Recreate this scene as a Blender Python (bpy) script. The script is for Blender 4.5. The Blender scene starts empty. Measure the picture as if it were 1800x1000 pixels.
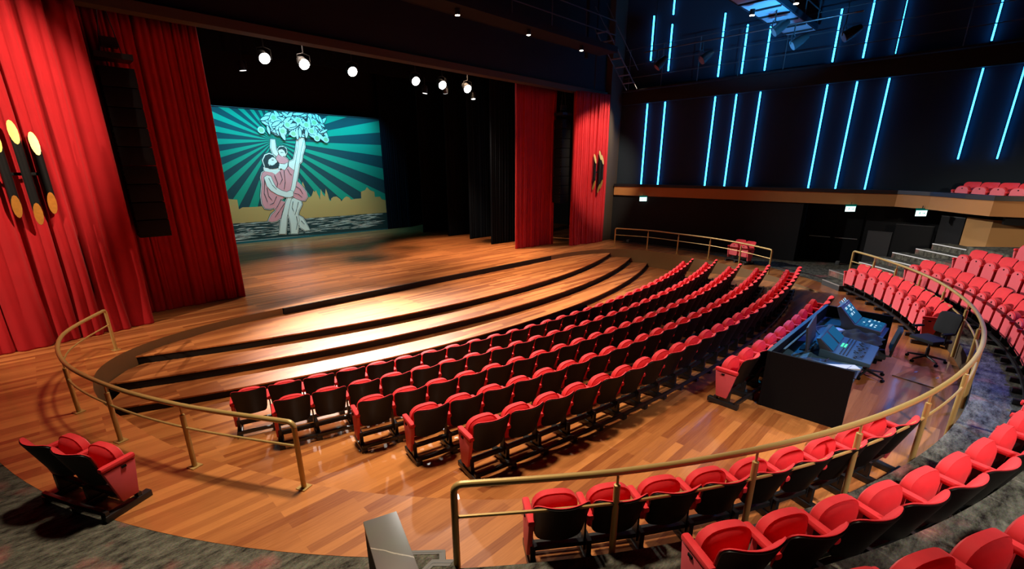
import bpy, bmesh, math, random
from mathutils import Vector, Matrix
random.seed(7)
PI = math.pi
R_ = math.radians
S = bpy.context.scene
COL = S.collection

# ------------------------------------------------------------------ materials
def new_mat(name):
    m = bpy.data.materials.new(name); m.use_nodes = True
    nt = m.node_tree; nt.nodes.clear()
    out = nt.nodes.new('ShaderNodeOutputMaterial'); b = nt.nodes.new('ShaderNodeBsdfPrincipled')
    nt.links.new(b.outputs[0], out.inputs[0])
    return m, nt, b

def node(nt, t, **kw):
    n = nt.nodes.new(t)
    for k, v in kw.items():
        if k in n.inputs: n.inputs[k].default_value = v
        else: setattr(n, k, v)
    return n

def mat(name, col, rough=.5, metal=0., spec=.5, var=0., vscale=8., bump=0., bscale=200., sheen=0., coat=0.):
    m, nt, b = new_mat(name)
    b.inputs['Base Color'].default_value = (*col, 1)
    b.inputs['Roughness'].default_value = rough
    b.inputs['Metallic'].default_value = metal
    b.inputs['Specular IOR Level'].default_value = spec
    b.inputs['Sheen Weight'].default_value = sheen
    b.inputs['Sheen Tint'].default_value = (min(1, col[0] * 1.6 + .2), col[1] + .2, col[2] + .2, 1)
    b.inputs['Coat Weight'].default_value = coat
    tc = node(nt, 'ShaderNodeTexCoord')
    if var:
        nz = node(nt, 'ShaderNodeTexNoise', Scale=vscale, Detail=4.)
        nt.links.new(tc.outputs['Object'], nz.inputs['Vector'])
        rp = node(nt, 'ShaderNodeMix', data_type='RGBA')
        rp.inputs[6].default_value = tuple(c * (1 - var) for c in col) + (1,)
        rp.inputs[7].default_value = tuple(min(1, c * (1 + var)) for c in col) + (1,)
        nt.links.new(nz.outputs['Fac'], rp.inputs[0]); nt.links.new(rp.outputs[2], b.inputs['Base Color'])
    if bump:
        nz = node(nt, 'ShaderNodeTexNoise', Scale=bscale, Detail=3.)
        nt.links.new(tc.outputs['Object'], nz.inputs['Vector'])
        bp = node(nt, 'ShaderNodeBump', Strength=bump, Distance=.01)
        nt.links.new(nz.outputs['Fac'], bp.inputs['Height']); nt.links.new(bp.outputs[0], b.inputs['Normal'])
    return m

def emit(name, col, strength):
    m = bpy.data.materials.new(name); m.use_nodes = True
    nt = m.node_tree; nt.nodes.clear()
    out = nt.nodes.new('ShaderNodeOutputMaterial'); e = nt.nodes.new('ShaderNodeEmission')
    e.inputs[0].default_value = (*col, 1); e.inputs[1].default_value = strength
    nt.links.new(e.outputs[0], out.inputs[0])
    return m

def wood_mat(name, c1, c2, rough, plank=.12, length=1.9, coat=0.):
    m, nt, b = new_mat(name)
    L = nt.links.new
    tc = node(nt, 'ShaderNodeTexCoord')
    br = node(nt, 'ShaderNodeTexBrick', offset=.37, offset_frequency=2)
    br.inputs['Scale'].default_value = 1.; br.inputs['Brick Width'].default_value = length
    br.inputs['Row Height'].default_value = plank; br.inputs['Mortar Size'].default_value = .0012
    br.inputs['Mortar Smooth'].default_value = .3; br.inputs['Bias'].default_value = -.1
    br.inputs['Color1'].default_value = (0, 0, 0, 1); br.inputs['Color2'].default_value = (1, 1, 1, 1)
    br.inputs['Mortar'].default_value = (.25, .25, .25, 1)
    L(tc.outputs['Object'], br.inputs['Vector'])
    mp = node(nt, 'ShaderNodeMapping'); mp.inputs['Scale'].default_value = (1.2, 22., 1.)
    L(tc.outputs['Object'], mp.inputs['Vector'])
    gr = node(nt, 'ShaderNodeTexNoise', Scale=2.2, Detail=6., Roughness=.6); L(mp.outputs[0], gr.inputs['Vector'])
    bl = node(nt, 'ShaderNodeTexNoise', Scale=.5, Detail=2.); L(tc.outputs['Object'], bl.inputs['Vector'])
    a = node(nt, 'ShaderNodeMath', operation='MULTIPLY_ADD'); a.inputs[1].default_value = .55; a.inputs[2].default_value = 0.
    L(br.outputs['Color'], a.inputs[0])
    a2 = node(nt, 'ShaderNodeMath', operation='MULTIPLY_ADD'); a2.inputs[1].default_value = .5
    L(gr.outputs['Fac'], a2.inputs[0]); L(a.outputs[0], a2.inputs[2])
    rp = node(nt, 'ShaderNodeValToRGB')
    e = rp.color_ramp.elements
    e[0].position = .12; e[0].color = (*c1, 1); e[1].position = .95; e[1].color = (*c2, 1)
    mid = rp.color_ramp.elements.new(.5); mid.color = tuple((x * .55 + y * .45) for x, y in zip(c1, c2)) + (1,)
    L(a2.outputs[0], rp.inputs[0]); L(rp.outputs[0], b.inputs['Base Color'])
    rr = node(nt, 'ShaderNodeMapRange'); rr.inputs['To Min'].default_value = rough * .85; rr.inputs['To Max'].default_value = rough * 1.2
    L(gr.outputs['Fac'], rr.inputs[0]); L(rr.outputs[0], b.inputs['Roughness'])
    bp = node(nt, 'ShaderNodeBump', Strength=.12, Distance=.004); L(br.outputs['Fac'], bp.inputs['Height']); bp.invert = True
    L(bp.outputs[0], b.inputs['Normal'])
    b.inputs['Specular IOR Level'].default_value = .5; b.inputs['Coat Weight'].default_value = coat; b.inputs['Coat Roughness'].default_value = .11
    return m

def carpet_mat(name):
    m, nt, b = new_mat(name); L = nt.links.new
    tc = node(nt, 'ShaderNodeTexCoord')
    mp = node(nt, 'ShaderNodeMapping'); mp.inputs['Scale'].default_value = (1., 2.4, 1.); mp.inputs['Rotation'].default_value = (0, 0, .5)
    L(tc.outputs['Object'], mp.inputs[0])
    n1 = node(nt, 'ShaderNodeTexNoise', Scale=4.2, Detail=10., Roughness=.78); L(mp.outputs[0], n1.inputs['Vector'])
    n2 = node(nt, 'ShaderNodeTexNoise', Scale=1.3, Detail=3., Roughness=.5); L(tc.outputs['Object'], n2.inputs['Vector'])
    n3 = node(nt, 'ShaderNodeTexNoise', Scale=70., Detail=2.); L(tc.outputs['Object'], n3.inputs['Vector'])
    r1 = node(nt, 'ShaderNodeValToRGB'); e = r1.color_ramp.elements
    e[0].position = .36; e[0].color = (.014, .011, .010, 1); e[1].position = .66; e[1].color = (.235, .228, .178, 1)
    L(n1.outputs['Fac'], r1.inputs[0])
    r2 = node(nt, 'ShaderNodeValToRGB'); e = r2.color_ramp.elements
    e[0].position = .57; e[0].color = (0, 0, 0, 1); e[1].position = .72; e[1].color = (1, 1, 1, 1)
    L(n2.outputs['Fac'], r2.inputs[0])
    mu = node(nt, 'ShaderNodeMath', operation='MULTIPLY'); L(r2.outputs[0], mu.inputs[0]); L(n1.outputs['Fac'], mu.inputs[1])
    mx = node(nt, 'ShaderNodeMix', data_type='RGBA'); mx.inputs[7].default_value = (.60, .16, .15, 1)
    L(mu.outputs[0], mx.inputs[0]); L(r1.outputs[0], mx.inputs[6])
    m2 = node(nt, 'ShaderNodeMix', data_type='RGBA', blend_type='MULTIPLY'); m2.inputs[0].default_value = .6
    L(mx.outputs[2], m2.inputs[6]); L(n3.outputs['Color'], m2.inputs[7])
    L(m2.outputs[2], b.inputs['Base Color'])
    b.inputs['Roughness'].default_value = .95; b.inputs['Specular IOR Level'].default_value = .1
    bp = node(nt, 'ShaderNodeBump', Strength=.4, Distance=.01); L(n3.outputs['Fac'], bp.inputs['Height']); L(bp.outputs[0], b.inputs['Normal'])
    return m

def stone_mat(name):
    m, nt, b = new_mat(name); L = nt.links.new
    tc = node(nt, 'ShaderNodeTexCoord')
    n1 = node(nt, 'ShaderNodeTexNoise', Scale=2., Detail=6.); L(tc.outputs['Object'], n1.inputs['Vector'])
    wv = node(nt, 'ShaderNodeTexVoronoi', feature='DISTANCE_TO_EDGE', Scale=1.35)
    ad = node(nt, 'ShaderNodeMix', data_type='VECTOR'); ad.inputs[0].default_value = .12
    L(tc.outputs['Object'], ad.inputs[4]); L(n1.outputs['Color'], ad.inputs[5]); L(ad.outputs[1], wv.inputs['Vector'])
    r = node(nt, 'ShaderNodeValToRGB'); e = r.color_ramp.elements
    e[0].position = 0.; e[0].color = (.55, .48, .40, 1); e[1].position = .006; e[1].color = (.12, .105, .09, 1)
    L(wv.outputs['Distance'], r.inputs[0])
    m2 = node(nt, 'ShaderNodeMix', data_type='RGBA', blend_type='MULTIPLY'); m2.inputs[0].default_value = .5
    L(r.outputs[0], m2.inputs[6]); L(n1.outputs['Color'], m2.inputs[7]); L(m2.outputs[2], b.inputs['Base Color'])
    b.inputs['Roughness'].default_value = .35
    return m

def velvet_mat(name, col, dark=.6):
    m = mat(name, col, rough=.85, spec=.15, var=.16, vscale=2.5, bump=.25, bscale=160., sheen=.25)
    return m

M = dict(
    wood=wood_mat('merbau planks', (.18, .042, .011), (.62, .25, .070), .34, coat=.45),
    wood_step=wood_mat('merbau stage planks', (.17, .040, .012), (.62, .24, .075), .33),
    carpet=carpet_mat('mottled carpet'),
    stone=stone_mat('grey veined stone'),
    seat_red=mat('coral red upholstery', (.64, .028, .036), .72, spec=.25, var=.10, vscale=14., bump=.15, bscale=320., sheen=.22),
    seat_pink=mat('pink red laminate panel', (.62, .085, .105), .55, spec=.35, var=.06, vscale=9.),
    black_shell=mat('black back shell', (.0045, .0035, .0033), .5, spec=.22),
    black_metal=mat('black metal', (.012, .012, .013), .35, metal=0., spec=.5),
    black=mat('matt black', (.004, .004, .0045), .7, spec=.12),
    wall_black=mat('black wall paint', (.010, .0105, .012), .8, spec=.15, var=.15, vscale=1.5),
    wall_led=mat('dark blue black wall', (.017, .024, .033), .95, spec=.0),
    pillar=mat('dark taupe paint', (.045, .033, .024), .8, spec=.15),
    riser=mat('black step riser', (.006, .0055, .0055), .6, spec=.25),
    bronze=mat('dull bronze panel', (.15, .085, .036), .55, spec=.35, var=.10, vscale=2.),
    brass=mat('brushed brass paint', (.46, .31, .105), .4, metal=.35, spec=.5),
    gold=mat('ochre wall panel', (.34, .18, .065), .7, spec=.2, var=.08, vscale=1.5),
    trim_wood=mat('ochre fascia panel', (.33, .15, .05), .65, spec=.2, var=.08, vscale=1.5),
    cap=mat('black sill cap', (.009, .008, .010), .45, spec=.3),
    riser_brown=mat('dark brown terrace face', (.055, .036, .022), .7, spec=.2, var=.2, vscale=5.),
    velvet=velvet_mat('red velvet', (.30, .0065, .010)),
    drape=mat('blue black drape', (.0055, .008, .013), .9, spec=.05),
    nosing=mat('aluminium nosing', (.55, .53, .50), .35, metal=.7),
    nosing_glow=emit('aluminium edge with painted glow', (1., .93, .88), .6),  # aluminium edges given a glow in place of light falling on them
    nosing_grey=mat('grey rubber nosing', (.085, .08, .072), .55),
    grey=mat('charcoal plastic', (.03, .032, .035), .5),
    midgrey=mat('grey plastic', (.08, .085, .09), .5),
    paper=mat('white paper', (.42, .42, .40), .9, spec=.1),
    cloth_dark=mat('charcoal cloth', (.028, .027, .026), .95, spec=.05, var=.3, vscale=9.),
    gold_metal=mat('polished gold cut', (.75, .46, .10), .28, metal=.7, var=.25, vscale=14.),
    fabric_grey=mat('grey office fabric', (.022, .024, .027), .9, spec=.1),
    desk_blue_cast=mat('desk top with painted blue light', (.030, .062, .085), .6, spec=.3),  # blue lamp light is mixed into this desk colour
    led=emit('cyan led', (.020, .33, 1.), 14.),
    lamp=emit('white lamp face', (1., .97, .93), 60.),
    warm=emit('warm downlight', (1., .75, .45), 60.),
    dim_lamp=emit('dim lamp', (1., .98, .95), 3.),
    exit=emit('exit sign face', (.62, 1., .93), 2.6),
    exit_mark=emit('exit sign mark', (.02, .32, .20), .9),
    exit_top=emit('exit sign top light', (.0, .10, .075), .6),
    screen=emit('blue screen', (.012, .10, .24), 1.),
    screen_hi=emit('bright screen', (.55, .80, 1.), 1.1),
    screen_mid=emit('mid screen', (.03, .22, .42), 1.),
    led_green=emit('green indicator', (.1, .9, .55), 1.2),
    bluepanel=mat('ceiling panel', (.20, .24, .28), .6),
)

# ------------------------------------------------------------------ mesh builder
class MB:
    def __init__(s): s.v = []; s.f = []; s.m = []
    def face(s, pts, mi=0):
        b = len(s.v); s.v += [tuple(p) for p in pts]; s.f.append(tuple(range(b, b + len(pts)))); s.m.append(mi); return s
    def box(s, c, d, rot=0., mi=0, tilt=0.):
        b = len(s.v); mtx = Matrix.Rotation(rot, 3, 'Z') @ Matrix.Rotation(tilt, 3, 'X')
        for z in (-1, 1):
            for x, y in ((-1, -1), (1, -1), (1, 1), (-1, 1)):
                p = mtx @ Vector((x * d[0] / 2, y * d[1] / 2, z * d[2] / 2)); s.v.append((c[0] + p.x, c[1] + p.y, c[2] + p.z))
        for q in ((3, 2, 1, 0), (4, 5, 6, 7), (0, 1, 5, 4), (1, 2, 6, 5), (2, 3, 7, 6), (3, 0, 4, 7)):
            s.f.append(tuple(b + i for i in q)); s.m.append(mi)
        return s
    def prism(s, poly, z0, z1, mi=0, ms=None):
        b = len(s.v); n = len(poly); ms = mi if ms is None else ms
        for z in (z0, z1): s.v += [(p[0], p[1], z) for p in poly]
        s.f.append(tuple(b + i for i in reversed(range(n)))); s.m.append(ms)
        s.f.append(tuple(b + n + i for i in range(n))); s.m.append(mi)
        for i in range(n):
            j = (i + 1) % n; s.f.append((b + i, b + j, b + n + j, b + n + i)); s.m.append(ms)
        return s
    def extr(s, poly, axis, a0, a1, mi=0):
        """poly in the plane normal to axis ('x','y'), extruded a0..a1"""
        b = len(s.v); n = len(poly)
        for a in (a0, a1):
            for p in poly: s.v.append((a, p[0], p[1]) if axis == 'x' else (p[0], a, p[1]))
        s.f.append(tuple(b + i for i in reversed(range(n)))); s.m.append(mi)
        s.f.append(tuple(b + n + i for i in range(n))); s.m.append(mi)
        for i in range(n):
            j = (i + 1) % n; s.f.append((b + i, b + j, b + n + j, b + n + i)); s.m.append(mi)
        return s
    def tube(s, path, r, n=10, mi=0, caps=True):
        path = [Vector(p) for p in path]; b = len(s.v); k = len(path)
        up = Vector((0, 0, 1)); prev = None
        for i, p in enumerate(path):
            t = (path[min(i + 1, k - 1)] - path[max(i - 1, 0)]).normalized()
            if prev is None:
                a = up if abs(t.z) < .9 else Vector((1, 0, 0)); u = (a - t * a.dot(t)).normalized()
            else: u = (prev - t * prev.dot(t)).normalized()
            prev = u; w = t.cross(u); rr = r[i] if isinstance(r, (list, tuple)) else r
            for j in range(n):
                an = 2 * PI * j / n; s.v.append(tuple(p + (u * math.cos(an) + w * math.sin(an)) * rr))
        for i in range(k - 1):
            for j in range(n):
                j2 = (j + 1) % n; s.f.append((b + i * n + j, b + i * n + j2, b + (i + 1) * n + j2, b + (i + 1) * n + j)); s.m.append(mi)
        if caps:
            s.f.append(tuple(b + j for j in reversed(range(n)))); s.m.append(mi)
            s.f.append(tuple(b + (k - 1) * n + j for j in range(n))); s.m.append(mi)
        return s
    def grid(s, fn, nu, nv, mi=0, flip=False):
        b = len(s.v)
        for j in range(nv + 1):
            for i in range(nu + 1): s.v.append(tuple(fn(i / nu, j / nv)))
        for j in range(nv):
            for i in range(nu):
                a = b + j * (nu + 1) + i; q = (a, a + 1, a + nu + 2, a + nu + 1)
                s.f.append(tuple(reversed(q)) if flip else q); s.m.append(mi)
        return s
    def plate(s, W, zb, zt, rt, rb, yf, t, nu=10, nv=10, puff=0., arch=0., mi=0, taper=0.):
        """upright rounded plate: half width W, z zb..zt, corner radii rt/rb, centre surface y=yf(x,z), thickness t, front bulge puff"""
        zs = []
        for j in range(nv + 1):
            q = j / nv; zs.append(zb + (zt - zb) * (.5 - .5 * math.cos(PI * q)))
        def hw(z):
            w = W
            if z > zt - rt: d = z - (zt - rt); w = W - rt + math.sqrt(max(0, rt * rt - d * d))
            if z < zb + rb: d = (zb + rb) - z; w = min(w, W - rb + math.sqrt(max(0, rb * rb - d * d)))
            return w * (1 - taper * (zt - z) / (zt - zb))
        def F(side):
            def fn(u, v):
                k = min(nv, int(round(v * nv))); z = zs[k]; e = 2 * u - 1; w = hw(z); x = e * w
                zz = z - arch * (x / W) ** 2 * max(0, (z - zb) / (zt - zb)) ** 3
                sz = 2 * (z - zb) / (zt - zb) - 1
                y = yf(x, zz)
                if side > 0: y += puff * (1 - abs(e) ** 4) * (1 - abs(sz) ** 4)
                else: y -= t
                return (x, y, zz)
            return fn
        b = len(s.v)
        s.grid(F(1), nu, nv, mi, flip=True); b2 = len(s.v); s.grid(F(-1), nu, nv, mi)
        idx = lambda base, i, j: base + j * (nu + 1) + i
        ring = [(i, 0) for i in range(nu)] + [(nu, j) for j in range(nv)] + [(i, nv) for i in range(nu, 0, -1)] + [(0, j) for j in range(nv, 0, -1)]
        for k in range(len(ring)):
            p, q = ring[k], ring[(k + 1) % len(ring)]
            s.f.append((idx(b, *p), idx(b, *q), idx(b2, *q), idx(b2, *p))); s.m.append(mi)
        return s
    def build(s, name, mats, parent=None, smooth=False, bevel=0., angle=40.):
        me = bpy.data.meshes.new(name); me.from_pydata(s.v, [], s.f)
        if not isinstance(mats, (list, tuple)): mats = [mats]
        for m in mats: me.materials.append(m)
        me.polygons.foreach_set('material_index', s.m)
        bm = bmesh.new(); bm.from_mesh(me)
        bmesh.ops.remove_doubles(bm, verts=bm.verts, dist=1e-5)
        bmesh.ops.dissolve_degenerate(bm, edges=bm.edges, dist=1e-6)
        bmesh.ops.recalc_face_normals(bm, faces=bm.faces)
        if bevel:
            es = [e for e in bm.edges if len(e.link_faces) == 2 and e.calc_face_angle(0) > .6]
            bmesh.ops.bevel(bm, geom=es, offset=bevel, segments=2, affect='EDGES', profile=.6)
        bm.to_mesh(me); bm.free()
        if smooth or bevel:
            me.polygons.foreach_set('use_smooth', [True] * len(me.polygons))
            me.set_sharp_from_angle(angle=R_(angle))
        o = bpy.data.objects.new(name, me); COL.objects.link(o)
        if parent: o.parent = parent
        return o

def tag(o, label, cat, group=None):
    o['label'] = label; o['category'] = cat
    if group: o['group'] = group
    return o
def struct(o, label=None):
    o['kind'] = 'structure'
    if label: o['label'] = label
    return o
def thing(name, label, cat, loc=(0, 0, 0), rz=0., group=None):
    o = bpy.data.objects.new(name, None); COL.objects.link(o); o.empty_display_size = .2
    o.location = loc; o.rotation_euler = (0, 0, rz); return tag(o, label, cat, group)
def dup(root, loc, rz, label, skip=(), group=None):
    r = root.copy(); COL.objects.link(r); r.location = loc; r.rotation_euler = (0, 0, rz); r['label'] = label
    if group: r['group'] = group
    for ch in root.children:
        if ch.name.split('.')[0] in skip: continue
        c = ch.copy(); COL.objects.link(c); c.parent = r
        for g in ch.children:
            d = g.copy(); COL.objects.link(d); d.parent = c
    return r
def spline(pts, n=6):
    pts = [Vector(p) for p in pts]; out = []
    for i in range(len(pts) - 1):
        p0 = pts[max(i - 1, 0)]; p1 = pts[i]; p2 = pts[i + 1]; p3 = pts[min(i + 2, len(pts) - 1)]
        for k in range(n):
            t = k / n
            out.append(.5 * ((2 * p1) + (p2 - p0) * t + (2 * p0 - 5 * p1 + 4 * p2 - p3) * t * t + (3 * p1 - p0 - 3 * p2 + p3) * t ** 3))
    out.append(pts[-1]); return out
ORD = ['', 'first', 'second', 'third', 'fourth', 'fifth', 'sixth', 'seventh', 'eighth', 'ninth', 'tenth', 'eleventh', 'twelfth', 'thirteenth',
       'fourteenth', 'fifteenth', 'sixteenth', 'seventeenth', 'eighteenth', 'nineteenth', 'twentieth', 'twenty-first', 'twenty-second', 'twenty-third',
       'twenty-fourth', 'twenty-fifth', 'twenty-sixth', 'twenty-seventh', 'twenty-eighth', 'twenty-ninth', 'thirtieth', 'thirty-first']
AX = 10.05
def zfl(r): return max(-.76, min(0., -.137 * (32.3 - r)))

# ------------------------------------------------------------------ floor of the hall
WR = [(5.8, 13.36), (6.8, 13.32), (7.75, 13.17), (8.75, 12.80), (9.45, 12.28), (9.88, 11.6), (10.03, 10.8), (10.02, 10.0), (9.87, 9.1), (9.45, 7.43), (8.77, 5.85), (7.9, 4.4),
      (6.6, 3.0), (5., 2.2), (2.6, 1.75), (0., 1.6)]
wr = spline([(p[0], p[1], 0) for p in WR], 5)
right = [(AX + p.x, p.y) for p in wr]; left = [(AX - p.x, p.y) for p in reversed(wr)][1:]
WALL = right + left                      # open curve, from the right stage edge round the rear to the left stage edge
O0 = (AX, 11.4)
def polar(p): return math.atan2(p[1] - O0[1], p[0] - O0[0]), math.hypot(p[0] - O0[0], p[1] - O0[1])
def rho_out(th):
    d = math.degrees(th); d = d if d < 90 else d - 360
    r1 = 11.5
    # distance to the rear terrace circle (centre AX, 11.8, radius 12.27)
    sy = math.sin(th); cx_ = .4
    r2 = cx_ * sy + math.sqrt(12.3 ** 2 - (cx_ * math.cos(th)) ** 2)
    a = max(0, min(1, (d + 134) / 2.)) * max(0, min(1, (-46 - d) / 2.))
    r = r1 * (1 - a) + r2 * a
    if math.sin(th) > .02: r = min(r, (13.36 - O0[1]) / math.sin(th))
    return r
def ring_pt(th, r, z=0.): return (O0[0] + math.cos(th) * r, O0[1] + math.sin(th) * r, z)
fb = MB()                                # surround, flat
outer = []
for i in range(len(WALL) - 1):
    a, b = WALL[i], WALL[i + 1]; ta, ra = polar(a); tb, rb_ = polar(b)
    oa, ob = ring_pt(ta, max(ra + .001, rho_out(ta))), ring_pt(tb, max(rb_ + .001, rho_out(tb)))
    fb.face([(a[0], a[1], 0), (b[0], b[1], 0), ob, oa]); outer.append((oa, ob))
# stage slab
struct(fb.build('floor_sides', M['wood']), 'polished plank floor around the sunken seating bowl')
fb = MB().face([(-6, 13.36, 0), (26, 13.36, 0), (26, 28.5, 0), (-6, 28.5, 0)])
struct(fb.build('floor_stage', M['wood_step']), 'polished red brown plank floor of the stage')
bb = MB()                                # raked bowl
NR = 40
for i in range(len(WALL) - 1):
    for k in range(NR):
        q = []
        for (pt, kk) in ((WALL[i], k), (WALL[i], k + 1), (WALL[i + 1], k + 1), (WALL[i + 1], k)):
            f = kk / NR; x = AX + (pt[0] - AX) * f; y = 5.5 + (pt[1] - 5.5) * f
            q.append((x, y, zfl(math.hypot(x - AX, y - 34.6)) - .001))
        bb.face(q)
struct(bb.build('floor_bowl', M['wood'], smooth=True), 'polished plank floor sloping down under the seat rows')
wb = MB()
for i in range(len(WALL) - 1):
    a, b = WALL[i], WALL[i + 1]
    wb.face([(a[0], a[1], 0), (b[0], b[1], 0), (b[0], b[1], -.95), (a[0], a[1], -.95)])
struct(wb.build('wall_bowl', M['bronze'], smooth=True), 'dull bronze curved wall edging the sunken seating floor')
cb = MB()                                # carpet outside the planks
for i, (oa, ob) in enumerate(outer):
    ta, _ = polar(WALL[i]); tb, _ = polar(WALL[i + 1])
    if oa[1] > 13.3 and ob[1] > 13.3: continue
    fa, fb2 = ring_pt(ta, 26, -.003), ring_pt(tb, 26, -.003)
    cb.face([(oa[0], oa[1], -.003), (ob[0], ob[1], -.003), fb2, fa])
struct(cb.build('floor_carpet', M['carpet']), 'dark mottled carpet around the plank floor')

# ------------------------------------------------------------------ steps in front of the stage
def arc_y(cy, R, x): return cy - math.sqrt(R * R - (x - AX) ** 2)
STEP = [(36.3, 25.55, -.19), (35.55, 25.8, -.385), (34.85, 25.97, -.585)]
XS = [AX - 10.1 + 20.2 * i / 48 for i in range(49)]
srb = MB().box((AX, 13.34, -.10), (11.55, .04, .19))
o = tag(srb.build('stage_front_board', M['riser']), 'straight black board closing the stage edge above the top step', 'board')
names = ['highest curved wooden step just below the straight stage edge', 'middle one of the three curved wooden steps before the stage', 'lowest curved wooden step beside the front seat row']
top_w = [(p.x, p.y) for p in wr if p.y > 10.79]
def ywt(dx):
    dx = abs(dx)
    for a, b in zip(top_w, top_w[1:]):
        if a[0] <= dx <= b[0]: return a[1] + (b[1] - a[1]) * (dx - a[0]) / max(1e-6, b[0] - a[0])
    return 13.36 if dx < 6 else 10.8
def step_end(cy, R):
    lo, hi = 6., 10.02
    for _ in range(50):
        m = (lo + hi) / 2
        if arc_y(cy, R, AX + m) < ywt(m): lo = m
        else: hi = m
    return lo
for k, (cy, R, z) in enumerate(STEP):
    t = thing('stage_step', names[k], 'step', (AX, arc_y(cy, R, AX), z), 0, 'curved steps in front of the stage')
    ox, oy = t.location.x, t.location.y
    back = (lambda x: 13.37) if k == 0 else (lambda x, c=STEP[k - 1]: arc_y(c[0], c[1], x) + .12)
    tb = MB(); xe = step_end(cy, R); XS = [AX - xe + 2 * xe * i / 48 for i in range(49)]
    for i in range(48):
        x0, x1 = XS[i], XS[i + 1]
        f0, f1 = arc_y(cy, R, x0), arc_y(cy, R, x1); b0, b1 = max(f0 + .004, min(ywt(x0 - AX), back(x0))), max(f1 + .004, min(ywt(x1 - AX), back(x1)))
        if f0 > 13.3 and f1 > 13.3: continue
        P = [(x0, f0), (x1, f1), (x1, b1), (x0, b0)]
        tb.face([(p[0], p[1], z) for p in P]); tb.face([(x0, f0, z), (x1, f1, z), (x1, f1, z - .03), (x0, f0, z - .03)])
        tb.face([(x0, f0, z - .03), (x1, f1, z - .03), (x1, f1 + .05, z - .03), (x0, f0 + .05, z - .03)])
    tr = tb.build('tread', M['wood_step'], None); tr.parent = t; tr.matrix_parent_inverse = Matrix.Translation((-ox, -oy, -z))
    rb2 = MB()
    for i in range(48):
        x0, x1 = XS[i], XS[i + 1]; f0, f1 = arc_y(cy, R, x0) + .02, arc_y(cy, R, x1) + .02
        if f0 > 13.3 and f1 > 13.3: continue
        rb2.face([(x0, f0, z - .012), (x1, f1, z - .012), (x1, f1, z - .19), (x0, f0, z - .19)])
    rr = rb2.build('riser', M['riser'], None, smooth=True); rr.parent = t; rr.matrix_parent_inverse = Matrix.Translation((-ox, -oy, -z))
# ------------------------------------------------------------------ carpeted terraces behind the curved rail
TC = (AX, 11.8)
def tp(th, r, z=0.): return (TC[0] + math.cos(R_(th)) * r, TC[1] + math.sin(R_(th)) * r, z)
def ringslab(mb, r0, r1, th0, th1, z0, z1, n=48, top=0, side=1, ends=True):
    for i in range(n):
        a, b = th0 + (th1 - th0) * i / n, th0 + (th1 - th0) * (i + 1) / n
        mb.face([tp(a, r0, z1), tp(b, r0, z1), tp(b, r1, z1), tp(a, r1, z1)], top)
        mb.face([tp(a, r0, z0), tp(b, r0, z0), tp(b, r0, z1), tp(a, r0, z1)], side)
    if ends:
        for th in (th0, th1): mb.face([tp(th, r0, z0), tp(th, r1, z0), tp(th, r1, z1), tp(th, r0, z1)], side)
TZ = [.35, .73, 1.11, 1.49]; TRAD = [12.27, 13.12, 13.98, 14.9]
tn = ['floor_terrace_low', 'floor_terrace_mid', 'floor_terrace_high', 'floor_terrace_top']
for k in range(4):
    mb = MB()
    r1 = TRAD[k + 1] if k < 3 else 18.
    l0 = (-131.4, -125.5, -80, -80)[k]
    ringslab(mb, TRAD[k], r1 + .02, l0, -51.5, 0 if k == 0 else TZ[k - 1], TZ[k], 60)
    if k == 0: o = mb.build(tn[k], [M['carpet'], M['riser_brown']])
    else: o = mb.build(tn[k], [M['carpet'], M['carpet']])
    struct(o)
# aisle stairs on the far right: carpeted treads with bright nosings
AS = [(11.66, .175, -51.0, -46.4), (12.32, .35, -51.5, -43.), (13.62, .54, -51.5, -41.5), (14.15, .73, -51.5, -41.5), (14.55, .92, -51.5, -42.5), (15.0, 1.11, -51.5, -44.), (15.4, 1.30, -51.5, -44.5)]
for k, (r0, z, t0, t1) in enumerate(AS):
    t = thing('aisle_step', '%s carpeted aisle step from the bottom by the dark wall, with a bright front edge' % ORD[k + 1], 'step', tp((t0 + t1) / 2, r0 + .2, 0), 0, 'steps of the far aisle')
    lx, ly, _ = t.location
    r1 = AS[k + 1][0] + .02 if k < 6 else 17.5
    mb = MB(); ringslab(mb, r0, r1, t0, t1, z - .2 if k else 0, z, 6)
    mb.v = [(v[0] - lx, v[1] - ly, v[2]) for v in mb.v]; mb.build('tread', [M['carpet'], M['carpet'] if k else M['grey']], t)
    nb = MB()
    for i in range(6):
        a, b = t0 + (t1 - t0) * i / 6, t0 + (t1 - t0) * (i + 1) / 6
        for (ra, za, rb_, zb_) in ((r0 - .008, z + .004, r0 + .03, z + .004), (r0 - .008, z - .02, r0 - .008, z + .004)):
            nb.face([tp(a, ra, za), tp(b, ra, za), tp(b, rb_, zb_), tp(a, rb_, zb_)])
    nb.v = [(v[0] - lx, v[1] - ly, v[2]) for v in nb.v]; nb.build('nosing', M['nosing_glow'] if k >= 2 else M['nosing'], t)

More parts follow.
